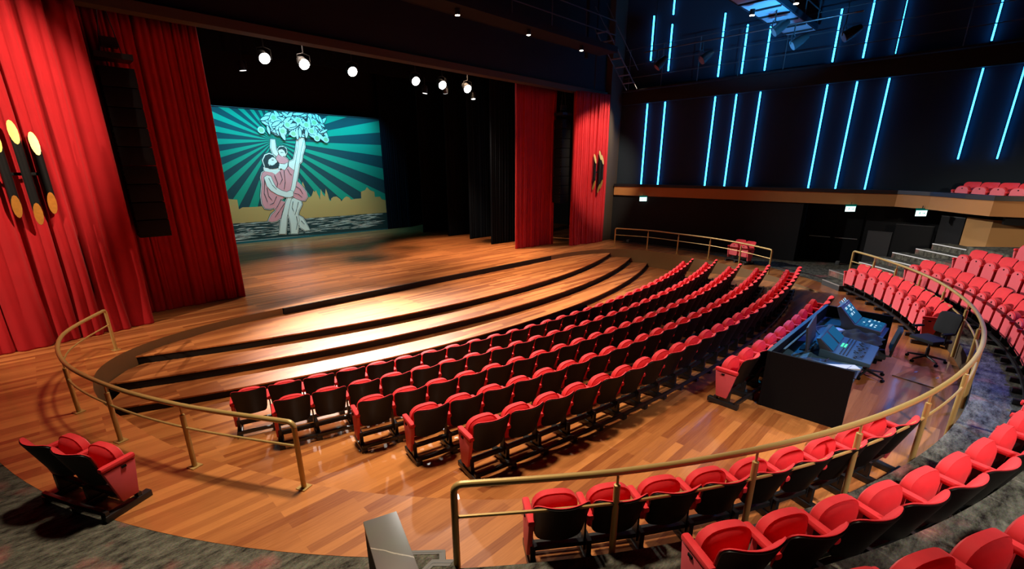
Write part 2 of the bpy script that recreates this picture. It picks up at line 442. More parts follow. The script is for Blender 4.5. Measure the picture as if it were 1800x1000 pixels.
# steps and stone parapet by the near end of the rail
def ent(label, loc, poly, z, nose, inner):
    t = thing('entrance_step', label, 'step', loc)
    L = lambda q, zz: (q[0] - loc[0], q[1] - loc[1], zz)
    MB().prism([L(q, 0)[:2] for q in poly], 0, z, 0, 1).build('tread', [M['carpet'], M['grey']], t)
    c = Vector((sum(q[0] for q in poly) / len(poly), sum(q[1] for q in poly) / len(poly)))
    for nm, w0, w1, m, h in (('nosing', 0., .40, 'nosing_grey', .004), ('nosing_strip', .17, .22, 'midgrey', .006)):
        nb = MB(); ins = [[(q[0] + (c.x - q[0]) * w, q[1] + (c.y - q[1]) * w) for q in nose] for w in (w0 * inner, w1 * inner)]
        for i in range(len(nose) - 1): nb.face([L(ins[0][i], z + h), L(ins[0][i + 1], z + h), L(ins[1][i + 1], z + h), L(ins[1][i], z + h)])
        nb.build(nm, M[nm if nm == 'x' else m], t)
    return t
P1 = [(1.60, 3.45), (2.08, 3.0), (1.90, 2.76), (1.55, 2.78)]
ent('low grey edged carpet step in front of the near rail end', (1.8, 3.0, 0), P1, .175, P1[:3], .62)
P2 = [(1.52, 2.62), (1.70, 2.82), (1.82, 2.845), (1.965, 2.70), (1.80, 2.42), (1.40, 2.3)]
ent('upper grey edged step between the stone parapet and the rail post', (1.7, 2.6, 0), P2, .352, P2[:4], .75)
t = thing('parapet_block', 'long stone topped black parapet beside the entrance step', 'parapet', (1.43, 2.96, 0))
d = Vector((-.31, -.95, 0)).normalized(); pz = -d.cross(Vector((0, 0, 1)))
w = Vector((.25, -.08, 0)).normalized() * .135
poly = [(-w.x, -w.y), (w.x, w.y), (w.x + d.x * 1.9, w.y + d.y * 1.9), (-w.x + d.x * 1.9, -w.y + d.y * 1.9)]
MB().prism(poly, .97, 1.0).build('stone_top', M['stone'], t, bevel=.004)
sh = [(p[0] * .96, p[1] * .98) for p in poly]
MB().prism(sh, 0, .97).build('body', M['black'], t)
# ------------------------------------------------------------------ tip-up seats
PITCH = .54
def yback(x, z): return -.035 + .10 * (x / .27) ** 2 - (z - .45) * .36
def make_seat():
    t = thing('theatre_seat', 'x', 'seat')
    MB().plate(.268, .39, .872, .07, .06, lambda x, z: yback(x, z) - .012, .02, 12, 12, taper=.17).build('backrest_shell', M['black_shell'], t, smooth=True, angle=50)
    MB().plate(.271, .40, .886, .08, .06, lambda x, z: yback(x, z) - .004, .012, 12, 12, puff=.055, taper=.15).build('backrest_cushion', M['seat_red'], t, smooth=True, angle=60)
    # folded seat: upholstered side faces the backrest, laminate pan faces forward
    ys = lambda x, z: .235 + .05 * (.55 - z) * 1.2
    s_ = MB().plate(.215, .30, .758, .12, .07, lambda x, z: -(ys(x, z) - .075), .0, 12, 12, puff=.065, arch=.035)
    s_.v = [(v[0], -v[1], v[2]) for v in s_.v]
    c = MB().plate(.220, .295, .768, .12, .07, lambda x, z: ys(x, z) - .0, .075, 12, 12, arch=.035)
    s_.v += c.v; n0 = len(s_.v) - len(c.v); s_.f += [tuple(i + n0 for i in q) for q in c.f]; s_.m += c.m
    so = s_.build('seat', M['seat_red'], t, smooth=True, angle=50)
    MB().plate(.212, .275, .742, .10, .04, lambda x, z: ys(x, z) + .014, .012, 8, 10, arch=.035).build('seat_pan', M['seat_pink'], so, smooth=True, angle=50)
    hb = MB().tube([(0, ys(0, .68) + .010, .69), (0, ys(0, .68) + .026, .69)], .017, 10); hb.build('finger_hole', M['black'], so)
    for s in (-1, 1):
        x = s * PITCH / 2
        nm = '' if s < 0 else '_r'
        MB().box((x, .12, .615), (.072, .36, .062)).build('armrest' + nm, M['seat_red'], t, bevel=.024)
        MB().box((x, .10, .36), (.02, .07, .44)).build('arm_support' + nm, M['black_metal'], t)
        MB().extr([(-.04, .575), (.29, .575), (.235, .15), (.06, .15)], 'x', x - .026, x + .026).build('end_panel' + nm, M['seat_pink'], t, bevel=.01)
        MB().box((x - s * -.004, .16, .55), (.066, .05, .025)).build('end_panel_slot' + nm, M['black'], t)
    MB().box((0, .10, .205), (PITCH, .05, .05)).box((0, -.10, .105), (PITCH, .04, .05)).box((0, .25, .105), (PITCH, .04, .05)).build('beam', M['black_metal'], t)
    lg = MB().box((-PITCH / 2 + .03, .10, .16), (.05, .16, .24)); lg.build('leg', M['black_metal'], t)
    MB().box((-PITCH / 2 + .03, .12, .04), (.085, .50, .08)).build('foot', M['black_metal'], t, bevel=.008)
    MB().box((PITCH / 2 - .03, .12, .04), (.085, .50, .08)).build('foot_r', M['black_metal'], t, bevel=.008)
    return t
PROTO = make_seat()
used = [False]
def put_seat(loc, rz, label, group, end=''):
    skip = ['end_panel', 'end_panel_r', 'end_panel_slot', 'end_panel_slot_r', 'armrest_r', 'arm_support', 'arm_support_r', 'foot_r']
    if 'l' in end: skip = [s for s in skip if s not in ('end_panel', 'end_panel_slot')]
    else: skip.remove('arm_support')
    if 'r' in end: skip = [s for s in skip if s not in ('end_panel_r', 'end_panel_slot_r', 'armrest_r', 'foot_r')]
    r = dup(PROTO, loc, rz, label, skip, group)
    for c in r.children:                                   # plain part names
        b = c.name.split('.')[0]
        if b.endswith('_r'): c.name = b[:-2]
    return r
def row(n, cx, cy, r0, a0, a1, zf, who, group, keep=None, name=None):
    """n seats on a circle; angles in degrees from +x; a0 = left end as seen from behind (facing the centre)"""
    for i in range(n):
        if keep and not keep(i): continue
        a = R_(a0 + (a1 - a0) * i / (n - 1)); x, y = cx + math.cos(a) * r0, cy + math.sin(a) * r0
        rz = a + PI / 2                                     # local +y looks at the centre
        end = ('l' if i == 0 else '') + ('r' if i == n - 1 else '')
        put_seat((x, y, zf(x, y)), rz, name(i), group, end)
rows = [(27.76, -17.21, 16.75, 31, 'front row nearest the stage'), (28.68, -15.97, 15.72, 30, 'second row from the stage'),
        (29.6, -13.89, 13.5, 27, 'third row from the stage'), (30.5, -12.89, 12.6, 26, 'fourth row from the stage'), (31.4, -12.09, 11.75, 25, 'fifth row from the stage')]
for r0, b0, b1, n, who in rows:
    row(n, AX, 34.6, r0, -90 + b0, -90 + b1, lambda x, y: zfl(math.hypot(x - AX, y - 34.6)), who, 'seats of the long rows facing the stage',
        name=lambda i, w=who: 'red folding seat with black back, %s from left in the %s' % (ORD[i + 1], w))
row(10, AX, 34.6, 32.47, -90 - 4.49, -90 + 4.25, lambda x, y: 0., '', 'seats of the short row before the mixing desk',
    name=lambda i: 'red folding seat, %s from left in the short row before the mixing desk' % ORD[i + 1])
row(9, TC[0], TC[1], 12.04, -127.0, -105.9, lambda x, y: 0., '', 'seats below the near curve of the rail',
    name=lambda i: 'red folding seat below the near curve of the rail, %s from the left' % ORD[i + 1])
row(9, TC[0], TC[1], 12.04, -73.5, -52.0, lambda x, y: 0., '', 'seats below the far curve of the rail',
    name=lambda i: 'red folding seat facing us below the far rail, %s from the office chair' % ORD[i + 1])
def tname(which, n):
    return lambda i: ('red folding seat, %s from the near end of the %s' % (ORD[i + 1], which)) if i < n * .6 else \
        ('red folding seat, %s from the far aisle end of the %s' % (ORD[n - i], which))
row(28, TC[0], TC[1], 13.08, -122.1, -56.6, lambda x, y: .35, '', 'seats in the row behind the curved rail', name=tname('row behind the curved rail', 28))
row(29, TC[0], TC[1], 13.98 - .03, -121.5, -58.2, lambda x, y: .73, '', 'seats of the second raised row', keep=lambda i: i < 5 or i > 18, name=tname('second raised row', 29))
row(29, TC[0], TC[1], 14.9 - .05, -121.5, -60.6, lambda x, y: 1.11, '', 'seats of the third raised row', keep=lambda i: i > 22, name=tname('third raised row', 29))
# pairs standing at the two sides
for k, (th, nm, end) in enumerate(((-152.1, 'red folding seat of the lone left pair, the one nearer to us', 'r'), (-154.75, 'red folding seat of the lone left pair, the one nearer the curtains', 'l'))):
    pass
def pair(ths, labs, r0, group):
    for i, th in enumerate(ths):
        a = R_(th); put_seat((TC[0] + math.cos(a) * r0, TC[1] + math.sin(a) * r0, 0), a + PI / 2, labs[i], group, 'lr'[i])
pair((-154.85, -152.2), ('red folding seat of the lone left pair, the one nearer the curtains', 'red folding seat of the lone left pair, the one with visible pink end panel'), 11.62, 'pair of seats alone on the left floor')
pair((-27.75, -25.1), ('red folding seat of the far pair behind the rail, the one on our right', 'red folding seat of the far pair behind the rail, the one on our left'), 11.4, 'pair of seats by the far dark wall')
# balcony seats
for i in range(5):
    d = Vector((-.66, -.75, 0)) * .55
    p = Vector((21.45, .52, 2.40)) + d * i
    put_seat(p, math.atan2(.66, -.75) - PI / 2, 'red folding seat on the balcony, %s from its left end' % ORD[i + 1], 'balcony seats', 'r' if i == 0 else '')
# remove the prototype
for c in list(PROTO.children):
    for g in list(c.children): bpy.data.objects.remove(g)
    bpy.data.objects.remove(c)
bpy.data.objects.remove(PROTO)

# ------------------------------------------------------------------ brass rails
def rail(name, label, path, zs_top, posts, zbase, mid, plates=True, drop=True):
    """path: list of plan points; posts: indices (in path) of the posts"""
    o = path[posts[0]]; t = thing(name, label, 'handrail', (o[0], o[1], zbase), 0, 'brass handrails')
    L = lambda p, z: (p[0] - o[0], p[1] - o[1], z)
    def bend(pts, z, rad):                                  # round the corner down to the end posts
        out = [L(pts[0], 0.02)] ; a = Vector(pts[0]); b = Vector(pts[1]); d = (b - a).normalized()
        out = [(a.x - o[0], a.y - o[1], .0), (a.x - o[0], a.y - o[1], z - rad)]
        for k in range(1, 5):
            f = k / 4 * PI / 2; q = a + d * (rad * (1 - math.cos(f))); out.append((q.x - o[0], q.y - o[1], z - rad + rad * math.sin(f)))
        return out
    rad = .07
    mid_pts = [L(p, zs_top) for p in path[1:-1]]
    A = bend(path, zs_top, rad); B = list(reversed(bend(list(reversed(path)), zs_top, rad)))
    A = [A[1]] + A[2:]; B = B[:-2] + [B[-2]]
    MB().tube(A + mid_pts + B, .031, 12).build('top_rail', M['brass'], t, smooth=True)
    MB().tube([L(p, mid) for p in path], .0155, 8).build('mid_rail', M['brass'], t, smooth=True)
    for k, i in enumerate(posts):
        p = path[i]; endp = i in (0, len(path) - 1)
        if endp: po = MB().tube([L(p, 0), L(p, zs_top - rad)], .031, 12)
        else: po = MB().tube([L(p, 0), L(p, zs_top - .135), L(p, zs_top - .13), L(p, zs_top)], [.03, .03, .012, .012], 12)
        po = po.build('post', M['brass'], t, smooth=True, angle=50)
        if plates: MB().box(L(p, .006), (.13, .13, .012), rot=.4).build('base_plate', M['brass'], po)
    return t
def curve_posts(pts, n=8):
    sp = spline([(p[0], p[1], 0) for p in pts], n); return [(p.x, p.y) for p in sp], [i * n for i in range(len(pts))]
pp, ii = curve_posts([(1.56, 5.16), (.72, 6.6), (.12, 8.05), (-.24, 9.6), (-.16, 11.2), (.54, 12.62)]); ii = [i for i in ii if i != 32]
rail('handrail', 'brass handrail on the left floor curving up to the red curtain', pp, .90, ii, 0, .58)
pp, ii = curve_posts([(18.52, 5.15), (19.39, 6.52), (20.0, 8.01), (20.29, 9.58), (20.45, 11.19), (20.09, 12.79)])
rail('handrail', 'brass handrail on the far right floor in front of the dark wall', pp, .90, ii, 0, .58)
ths = [-131.5, -124.8, -118.1, -111.4, -104.6, -97.8, -91.5, -85.2, -78.5, -71., -64.5, -58.5, -53.3, -48.2]
pp, ii = curve_posts([tp(th, 12.22)[:2] for th in ths], 6)
rail('handrail', 'longest brass handrail bending round the rear seats and the mixing desk', pp, 1.13, ii, .06, .80, plates=False)
# ------------------------------------------------------------------ walls, balcony, header
def wallbox(name, x0, x1, y0, y1, z0, z1, m, label=None):
    return struct(MB().box(((x0 + x1) / 2, (y0 + y1) / 2, (z0 + z1) / 2), (x1 - x0, y1 - y0, z1 - z0)).build(name, m), label)
wallbox('wall_right_low', 22.0, 22.5, 5.25, 14.3, 0, 2.39, M['wall_black'], 'matt black lower side wall under the balcony band')
wallbox('wall_right_recess', 22.9, 23.4, -6, 5.3, 0, 2.39, M['wall_black'])
wallbox('wall_right_upper', 22.25, 22.7, -8, 14.3, 2.5, 11.5, M['wall_led'], 'tall dark side wall carrying the blue light lines')
wallbox('trim_gallery', 22.0, 22.3, -8, 14.1, 6.74, 7.36, M['wall_black'], 'dark band between the two tiers of light lines')
# proscenium: pillars and header
wallbox('wall_pillar_right', 21.25, 24, 14.3, 14.8, 0, 11.5, M['pillar'], 'dark taupe pillar right of the bright red curtain')
wallbox('wall_pillar_left', -8, -1.9, 15.2, 15.6, 0, 11.5, M['wall_black'])
wallbox('wall_proscenium', -8, 24, 14.62, 14.9, 7.3, 11.5, M['wall_black'], 'black header above the stage opening')
wallbox('trim_proscenium', -6, 21.3, 14.5, 14.9, 7.08, 7.30, M['pillar'], 'narrow brown edge along the header above the stage')
wallbox('wall_left', -8.3, -8, -9, 15.6, 0, 11.5, M['wall_black'])
wallbox('wall_stage_back', -6, 26, 28.2, 28.5, 0, 12, M['wall_black'])
wallbox('wall_stage_left', -6.3, -6, 14.9, 28.5, 0, 12, M['wall_black'])
wallbox('wall_stage_right', 26, 26.3, 14.3, 28.5, 0, 12, M['wall_black'])
wallbox('ceiling_stage', -6, 26, 14.9, 28.5, 11.9, 12.1, M['wall_black'])
wallbox('ceiling', -8, 24, -9, 14.9, 11.4, 11.6, M['wall_black'], 'black hall ceiling')
wallbox('wall_rear', -8, 24, -9.3, -9, 0, 11.5, M['wall_black'])
# balcony front follows the wall, then turns across the rear corner
BP = [(21.9, 14.2), (21.93, 2.35), (21.2, 1.38), (19.95, .47), (19.28, -.12), (19.75, -3.2), (19.9, -6.)]
def off(pts, d):
    out = []
    for i, p in enumerate(pts):
        a = Vector(pts[max(i - 1, 0)]); b = Vector(pts[min(i + 1, len(pts) - 1)]); t = (b - a).normalized(); n = Vector((t.y, -t.x)); out.append((p[0] + n.x * d, p[1] + n.y * d))
    return out
def strip(name, pts, d0, d1, z0, z1, m, label=None):
    a, b = off(pts, d0), off(pts, d1); mb = MB()
    for i in range(len(pts) - 1): mb.prism([a[i], a[i + 1], b[i + 1], b[i]], z0, z1)
    return struct(mb.build(name, m), label)
strip('trim_balcony_band', BP, 0, -.12, 2.39, 2.83, M['trim_wood'], 'ochre wooden band along the balcony front')
strip('trim_balcony_cap', BP, .05, -.3, 2.83, 2.96, M['cap'], 'black sill on top of the balcony band')
strip('trim_balcony_lip', [(19.42, -.5), (19.75, -3.2), (19.9, -6.)], -.3, -.6, 2.14, 2.39, M['black'])
fl = MB().prism([(22.3, 2.3)] + off(BP, -.14)[2:] + [(22.3, -6)], 2.392, 2.40); struct(fl.build('floor_balcony', M['carpet']))
# ochre rear wall facets below the balcony
GW = [(21.22, .36), (20.55, -.25), (21.3, -5.)]
mb = MB()
for i in range(2): mb.face([(GW[i][0], GW[i][1], 0), (GW[i + 1][0], GW[i + 1][1], 0), (GW[i + 1][0], GW[i + 1][1], 2.2), (GW[i][0], GW[i][1], 2.2)])
struct(mb.build('wall_rear_corner', M['gold']), 'ochre panelled rear wall under the balcony')
# dark acoustic panels and doors under the balcony
def panel(name, label, a, b, z0, z1, th=.08, m='wall_black', cat='panel'):
    a = Vector(a); b = Vector(b); c = (a + b) / 2; d = b - a; t = thing(name, label, cat, (c.x, c.y, z0), math.atan2(d.y, d.x))
    MB().box((0, 0, (z1 - z0) / 2), (d.length, th, z1 - z0)).build('board', M[m], t)
    MB().box((0, 0, z1 - z0 + .012), (d.length + .02, th + .02, .024)).build('top_edge', M['grey'], t); return t
panel('acoustic_panel', 'lower slanted black panel standing right of the far handrail end', (22.4, 3.0), (22.3, 2.25), .0, 1.42, m='grey')
panel('acoustic_panel', 'taller wide black panel beside the far aisle steps', (22.3, 2.2), (22.2, 1.12), .0, 1.74, m='wall_black')
panel('acoustic_panel', 'black panel standing against the ochre rear wall', (21.9, .98), (21.27, .36), .0, 2.15, m='wall_black')
t = thing('exit_door', 'black double door in the recess left of the far rail end', 'door', (22.88, 4.2, 0), PI / 2)
for s in (-1, 1):
    d_ = MB().box((s * .46, 0, 1.05), (.9, .05, 2.1)).build('leaf', M['black'], t)
    MB().tube([(s * .46 - .38, .05, 1.02), (s * .46 + .38, .05, 1.02)], .014, 8).build('push_bar', M['nosing'], d_)
for x, y, l in ((22.55, 3.78, 'small white socket box on the carpet by the dark recess'), (21.9, 13.1, 'small pale box on the carpet behind the far handrail')):
    t = thing('floor_box', l, 'box', (x, y, 0)); MB().box((0, 0, .06), (.22, .14, .12)).build('body', M['midgrey'], t, bevel=.01); MB().box((0, -.0, .122), (.16, .1, .006)).build('lid', M['nosing'], t)

# ------------------------------------------------------------------ exit signs
for k, (x, y, rz, l) in enumerate(((21.75, 12.35, 2.45, 'green lit exit sign nearest the red curtain'), (21.75, 3.62, 2.35, 'green lit exit sign above the dark recess, middle of three'), (21.25, 1.52, 2.35, 'green lit exit sign nearest the balcony seats'))):
    t = thing('exit_sign', l, 'exit sign', (x, y, 2.16), rz, 'exit signs under the balcony')
    MB().box((0, 0, .22), (.38, .07, .07)).build('housing', M['exit_top'], t)
    MB().box((0, 0, .09), (.36, .02, .19)).build('panel', M['exit'], t)
    fig = MB()
    for s in (-1, 1):
        yy = s * .0125
        fig.box((.06, yy, .145), (.022, .003, .022)).box((.055, yy, .105), (.03, .003, .05)).box((.075, yy, .07), (.02, .003, .035)).box((.035, yy, .066), (.018, .003, .03))
        fig.box((-.07, yy, .09), (.09, .003, .022)).face([(-.13, yy * 1.1, .09), (-.095, yy * 1.1, .125), (-.095, yy * 1.1, .055)])
    fig.build('pictogram', M['exit_mark'], t)
    MB().tube([(0, 0, .25), (0, 0, .34)], .012, 6).build('hanger', M['black_metal'], t)

# ------------------------------------------------------------------ led lines on the side wall
def led(y, z0, z1, label, group, x=22.2):
    t = thing('led_line', label, 'light strip', (x, y, z0), 0, group)
    MB().box((.02, 0, (z1 - z0) / 2), (.05, .05, z1 - z0)).build('channel', M['wall_led'], t)
    MB().box((-.035, 0, (z1 - z0) / 2), (.06, .042, z1 - z0 - .01)).build('tube', M['led'], t)
low = [12.78, 11.85, 9.48, 8.58, 7.62, 5.25, 4.32, 3.38]
for i, y in enumerate(low): led(y, 2.9, 6.72, 'blue light line of the lower tier, %s from the red curtain side' % ORD[i + 1], 'lower tier of blue light lines')
led(1.02, 3.99, 6.72, 'shorter blue light line of the lower tier, second from the right edge', 'lower tier of blue light lines')
led(.09, 3.99, 6.72, 'shorter blue light line of the lower tier, nearest the right edge', 'lower tier of blue light lines')
up = [(12.8, 8.59, 10.44), (11.85, 8.03, 9.93), (11.85, 10.3, 10.9), (9.48, 7.5, 9.9), (8.5, 7.5, 9.3), (7.6, 7.5, 9.2), (5.24, 7.48, 9.2), (4.3, 7.48, 9.25), (3.39, 7.48, 9.4), (1.01, 7.48, 9.3)]
for i, (y, a, b) in enumerate(up): led(y, a, b, 'blue light line of the upper tier, %s from the proscenium' % ORD[i + 1], 'upper tier of blue light lines')

# ------------------------------------------------------------------ curtains and drapes
def curtain(name, label, p0, p1, z0, z1, folds, depth, m, cat='curtain', seed=1, flare=0., group=None, hem=.0):
    rnd = random.Random(seed); a = Vector(p0); b = Vector(p1); L = (b - a).length; d = (b - a) / L; n = Vector((d.y, -d.x))
    ph = [rnd.uniform(-.5, .5) for _ in range(folds * 2 + 3)]; am = [rnd.uniform(.55, 1.15) for _ in range(folds + 2)]
    t = thing(name, label, cat, (a.x, a.y, z0), math.atan2(d.y, d.x), group)
    # profile: folds of uneven width with rounded crests and narrow dark valleys
    cuts = [0.]; 
    for k in range(folds): cuts.append(cuts[-1] + rnd.uniform(.6, 1.4))
    cuts = [c / cuts[-1] for c in cuts]
    def prof(u):
        k = 0
        while k < folds - 1 and u > cuts[k + 1]: k += 1
        f = (u - cuts[k]) / (cuts[k + 1] - cuts[k]); w = cuts[k + 1] - cuts[k]
        return (abs(math.sin(PI * f)) ** .33) * am[k] * (1 + .18 * math.sin(3 * PI * f + ph[k])), k
    nu = folds * 14
    mb = MB()
    def fn(u, v):
        z = (z1 - z0) * v; h, k = prof(u)
        low = max(0, 1 - v * 6); sway = math.sin(k * 2.1 + v * 3) * .02
        x = u * L + sway + flare * low * .35 * math.sin(k * 1.7 + 9 * u)
        y = -(h * depth * (1 - .12 * math.sin(v * 5 + k)) + flare * low * low * (.6 + .4 * math.sin(5 * k + 30 * u)))
        zz = z if v > 0 else z + max(0, hem * math.sin(40 * u))
        return (x, y, zz)
    nv = 26
    mb.grid(lambda u, v: fn(u, v ** 1.6), nu, nv)
    o = mb.build('cloth', m, t, smooth=True, angle=180)
    md = o.modifiers.new('thick', 'SOLIDIFY'); md.thickness = .012; md.offset = 1
    MB().box((L / 2, -.03, z1 - z0 + .02), (L, .08, .05)).build('heading', m, t)
    return t
curtain('stage_curtain', 'bright red front curtain on the left with black and gold wall lamp', (-4.2, 13.75), (1.5, 14.62), 0, 7.12, 13, .27, M['velvet'], seed=5, flare=.12, group='red stage curtains')
curtain('stage_curtain', 'dim red inner curtain on the left beside the painted backdrop', (1.0, 15.5), (3.95, 15.62), 0, 7.25, 13, .12, M['velvet'], seed=8, flare=.02, group='red stage curtains')
curtain('stage_curtain', 'bright red front curtain on the right with small gold wall lamp', (18.72, 14.62), (21.1, 14.3), 0, 7.12, 10, .15, M['velvet'], seed=13, flare=.05, group='red stage curtains')
curtain('stage_curtain', 'dim red inner curtain on the right beside the black drapes', (16.08, 15.85), (18.6, 15.65), 0, 7.25, 12, .12, M['velvet'], seed=21, flare=.02, group='red stage curtains')
for k, (x0, x1, y) in enumerate(((15.85, 17.6, 27.3), (16.5, 18.5, 24.2), (16.6, 18.6, 21.8), (16.7, 18.7, 20.), (16.2, 18.4, 17.7))):
    curtain('leg_drape', '%s black hanging drape on the stage right side, counted from the painted backdrop' % ORD[k + 1], (x0, y), (x1, y), 0.01, 9.5, 7, .10, M['drape'], 'drape', seed=30 + k, group='black drapes in the wings')
for k, y in enumerate((24., 21.)):
    curtain('leg_drape', '%s black hanging drape in the left wing behind the dim red curtain' % ORD[k + 1], (-.5, y), (4.2, y), 0.01, 9.5, 9, .10, M['drape'], 'drape', seed=40 + k, group='black drapes in the wings')
for k, y in enumerate((22.,)):
    curtain('border_drape', 'black border drape across the top of the stage', (-2, y), (22, y), 8., 11.5, 30, .10, M['drape'], 'drape', seed=50 + k, group='border drapes')

# ------------------------------------------------------------------ painted backdrop
ART={'sky':[(6.94,2.29),(7.34,2.23),(7.34,1.75),(7.52,1.84),(8.17,1.83),(8.85,1.87),(9.64,2.01),(10.53,2.28),(10.77,3.06),(10.83,2.82),(10.87,2.63),(10.94,2.26),(11.03,2.19),(11.17,2.28),(11.31,2.57),(11.36,2.46),(11.45,2.57),(11.51,2.36),(11.57,2.23),(11.61,2.04),(11.74,2.64),(11.8,2.35),(11.92,2.19),(12.03,2.65),(12.11,2.34),(12.16,1.99),(12.26,1.95),(12.28,2.08),(12.43,2.17),(12.63,2.18),(12.83,2.02),(12.88,1.89),(13.08,2.08),(13.24,2.17),(13.41,2.1),(13.5,1.96),(13.8,2.0),(14.17,2.01),(14.2,2.4),(14.49,2.49),(14.62,2.66),(14.83,2.46),(15.09,2.37),(15.1,2.06),(15.46,2.06),(15.56,1.9),(15.84,1.82),(15.87,1.27),(11.1,1.26),(8.37,1.33),(6.95,1.3)],'water':[(6.95,1.3),(8.37,1.33),(11.1,1.26),(15.87,1.27),(15.83,-0.0),(6.98,0.01)],'teal':[(6.97,0.18),(8.47,0.12),(12.67,0.13),(15.83,0.17),(15.83,-0.0),(6.98,0.01)],'crown':[(9.34,6.41),(9.71,6.33),(9.85,6.53),(10.31,6.54),(10.9,6.56),(11.5,6.52),(11.86,6.43),(12.22,6.48),(12.28,6.22),(12.48,5.79),(12.26,5.57),(12.36,5.34),(11.98,5.41),(11.62,5.34),(11.39,5.53),(11.16,5.41),(10.75,5.5),(10.39,5.49),(10.06,5.47),(9.75,5.46),(9.54,5.59),(9.12,5.54),(9.3,5.82),(9.18,5.97)],'staff':[(10.93,5.51),(11.18,5.52),(11.1,5.2),(10.92,4.76),(10.6,3.63),(10.32,2.74),(10.19,2.5),(9.93,1.97),(9.63,1.13),(9.45,0.3),(9.12,0.33),(9.32,1.09),(9.69,1.98),(10.01,2.51),(10.16,2.89),(10.49,3.93),(10.78,4.87)],'uparm':[(10.78,5.27),(11.14,5.23),(11.13,4.88),(10.94,4.47),(10.85,4.11),(10.65,3.96),(10.42,3.63),(10.12,3.87),(10.19,4.1),(10.44,4.19),(10.63,4.66)],'childhead':[(9.72,4.73),(9.82,4.83),(9.97,4.85),(10.11,4.77),(10.12,4.59),(10.02,4.42),(9.87,4.35),(9.74,4.44)],'childhair':[(9.68,4.64),(9.72,4.78),(9.86,4.86),(10.03,4.85),(10.13,4.74),(10.13,4.57),(10.06,4.48),(10.01,4.65),(9.9,4.73),(9.78,4.7)],'childbody':[(9.63,4.5),(9.76,4.39),(9.93,4.36),(10.11,4.22),(10.16,4.1),(9.93,3.99),(9.67,4.01),(9.53,4.24)],'childarm':[(9.43,5.17),(9.6,5.17),(9.59,4.72),(9.69,4.5),(9.58,4.36),(9.43,4.49),(9.36,4.77)],'childlegs':[(9.67,4.01),(9.94,4.07),(10.13,4.13),(10.06,3.87),(9.91,3.67),(9.8,3.7),(9.72,3.75),(9.57,3.72)],'hair':[(8.87,4.15),(9.02,4.4),(9.23,4.48),(9.42,4.41),(9.5,4.24),(9.42,4.1),(9.27,4.18),(9.12,3.98),(9.15,3.81),(9.34,3.93),(9.62,4.04),(9.65,3.9),(9.43,3.75),(9.14,3.72),(8.93,3.84)],'face':[(9.15,4.18),(9.35,4.32),(9.48,4.27),(9.57,4.1),(9.46,3.98),(9.33,3.87),(9.16,3.87),(9.1,4.01)],'beard':[(9.15,3.95),(9.28,3.9),(9.4,3.95),(9.5,4.04),(9.65,4.04),(9.65,3.9),(9.49,3.75),(9.25,3.72)],'neck':[(8.87,3.78),(9.15,3.78),(9.41,3.84),(9.57,3.75),(9.68,3.67),(9.38,3.44),(9.23,3.55),(8.87,3.61)],'tunic':[(8.74,3.53),(8.93,3.64),(9.18,3.61),(9.35,3.44),(9.61,3.61),(9.77,3.72),(9.94,3.67),(10.13,3.9),(10.43,3.72),(10.35,3.34),(10.12,2.8),(9.94,2.42),(9.68,2.28),(9.44,2.11),(9.69,1.98),(9.44,1.51),(9.33,1.18),(9.08,1.04),(8.81,1.0),(8.67,1.07),(8.86,1.36),(9.13,1.58),(9.07,1.74),(8.83,1.69),(8.6,1.73),(8.5,1.98),(8.51,2.38),(8.65,2.93),(8.65,3.3)],'swirl':[(10.26,2.95),(10.45,2.98),(10.38,3.16),(10.67,2.82),(10.88,2.48),(10.89,2.23),(10.75,2.05),(10.5,2.05),(10.21,2.2),(10.08,2.32)],'arm':[(8.79,3.3),(8.95,3.41),(9.14,3.35),(9.21,3.06),(9.31,2.8),(9.58,2.61),(9.83,2.53),(10.03,2.61),(10.17,2.56),(10.14,2.32),(9.97,2.24),(9.68,2.28),(9.34,2.41),(9.03,2.63),(8.86,2.87)],'leg':[(9.9,2.12),(10.21,2.21),(10.51,2.12),(10.54,1.84),(10.33,1.51),(10.26,1.33),(10.29,1.01),(10.09,0.27),(9.75,0.29),(9.79,0.74),(9.78,1.11),(9.72,1.37),(9.74,1.7)],'leg2':[(10.27,1.27),(10.49,1.09),(10.62,0.83),(10.79,0.4),(10.52,0.39),(10.27,0.61),(10.2,0.83)],'strokes':[[(9.32,3.41),(9.43,3.0),(9.34,2.77)],[(9.64,3.58),(9.7,3.2),(9.51,2.91)],[(9.85,3.64),(9.82,3.05),(9.71,2.67)],[(10.04,3.72),(10.13,3.49),(10.23,3.4)],[(8.8,3.18),(8.67,2.49),(8.77,2.05)],[(8.85,2.78),(8.87,2.34),(9.01,2.13)],[(9.27,2.32),(9.07,1.98),(8.86,1.9)],[(9.48,2.17),(9.25,1.82),(9.11,1.65)],[(9.63,1.95),(9.27,1.52),(9.02,1.23)],[(10.36,2.8),(10.56,2.67),(10.68,2.39)],[(10.22,2.44),(10.43,2.4),(10.62,2.21)],[(10.09,2.02),(9.99,1.69),(10.05,1.47)],[(10.37,1.98),(10.22,1.58),(10.08,1.28)],[(10.16,1.21),(10.17,0.84),(10.03,0.47)],[(10.38,0.95),(10.54,0.74)],[(9.01,3.27),(9.13,2.92),(9.32,2.68)],[(9.81,4.56),(9.96,4.56)],[(9.3,4.18),(9.41,4.18)]],'center':(9.58,5.14)}
bd = thing('painted_backdrop', 'painted backdrop of green rays, a bearded man in pink carrying a child, and a gold skyline', 'backdrop', (0, 27.2, 0))
BX0, BX1, BZ1 = 5.2, 15.83, 6.58
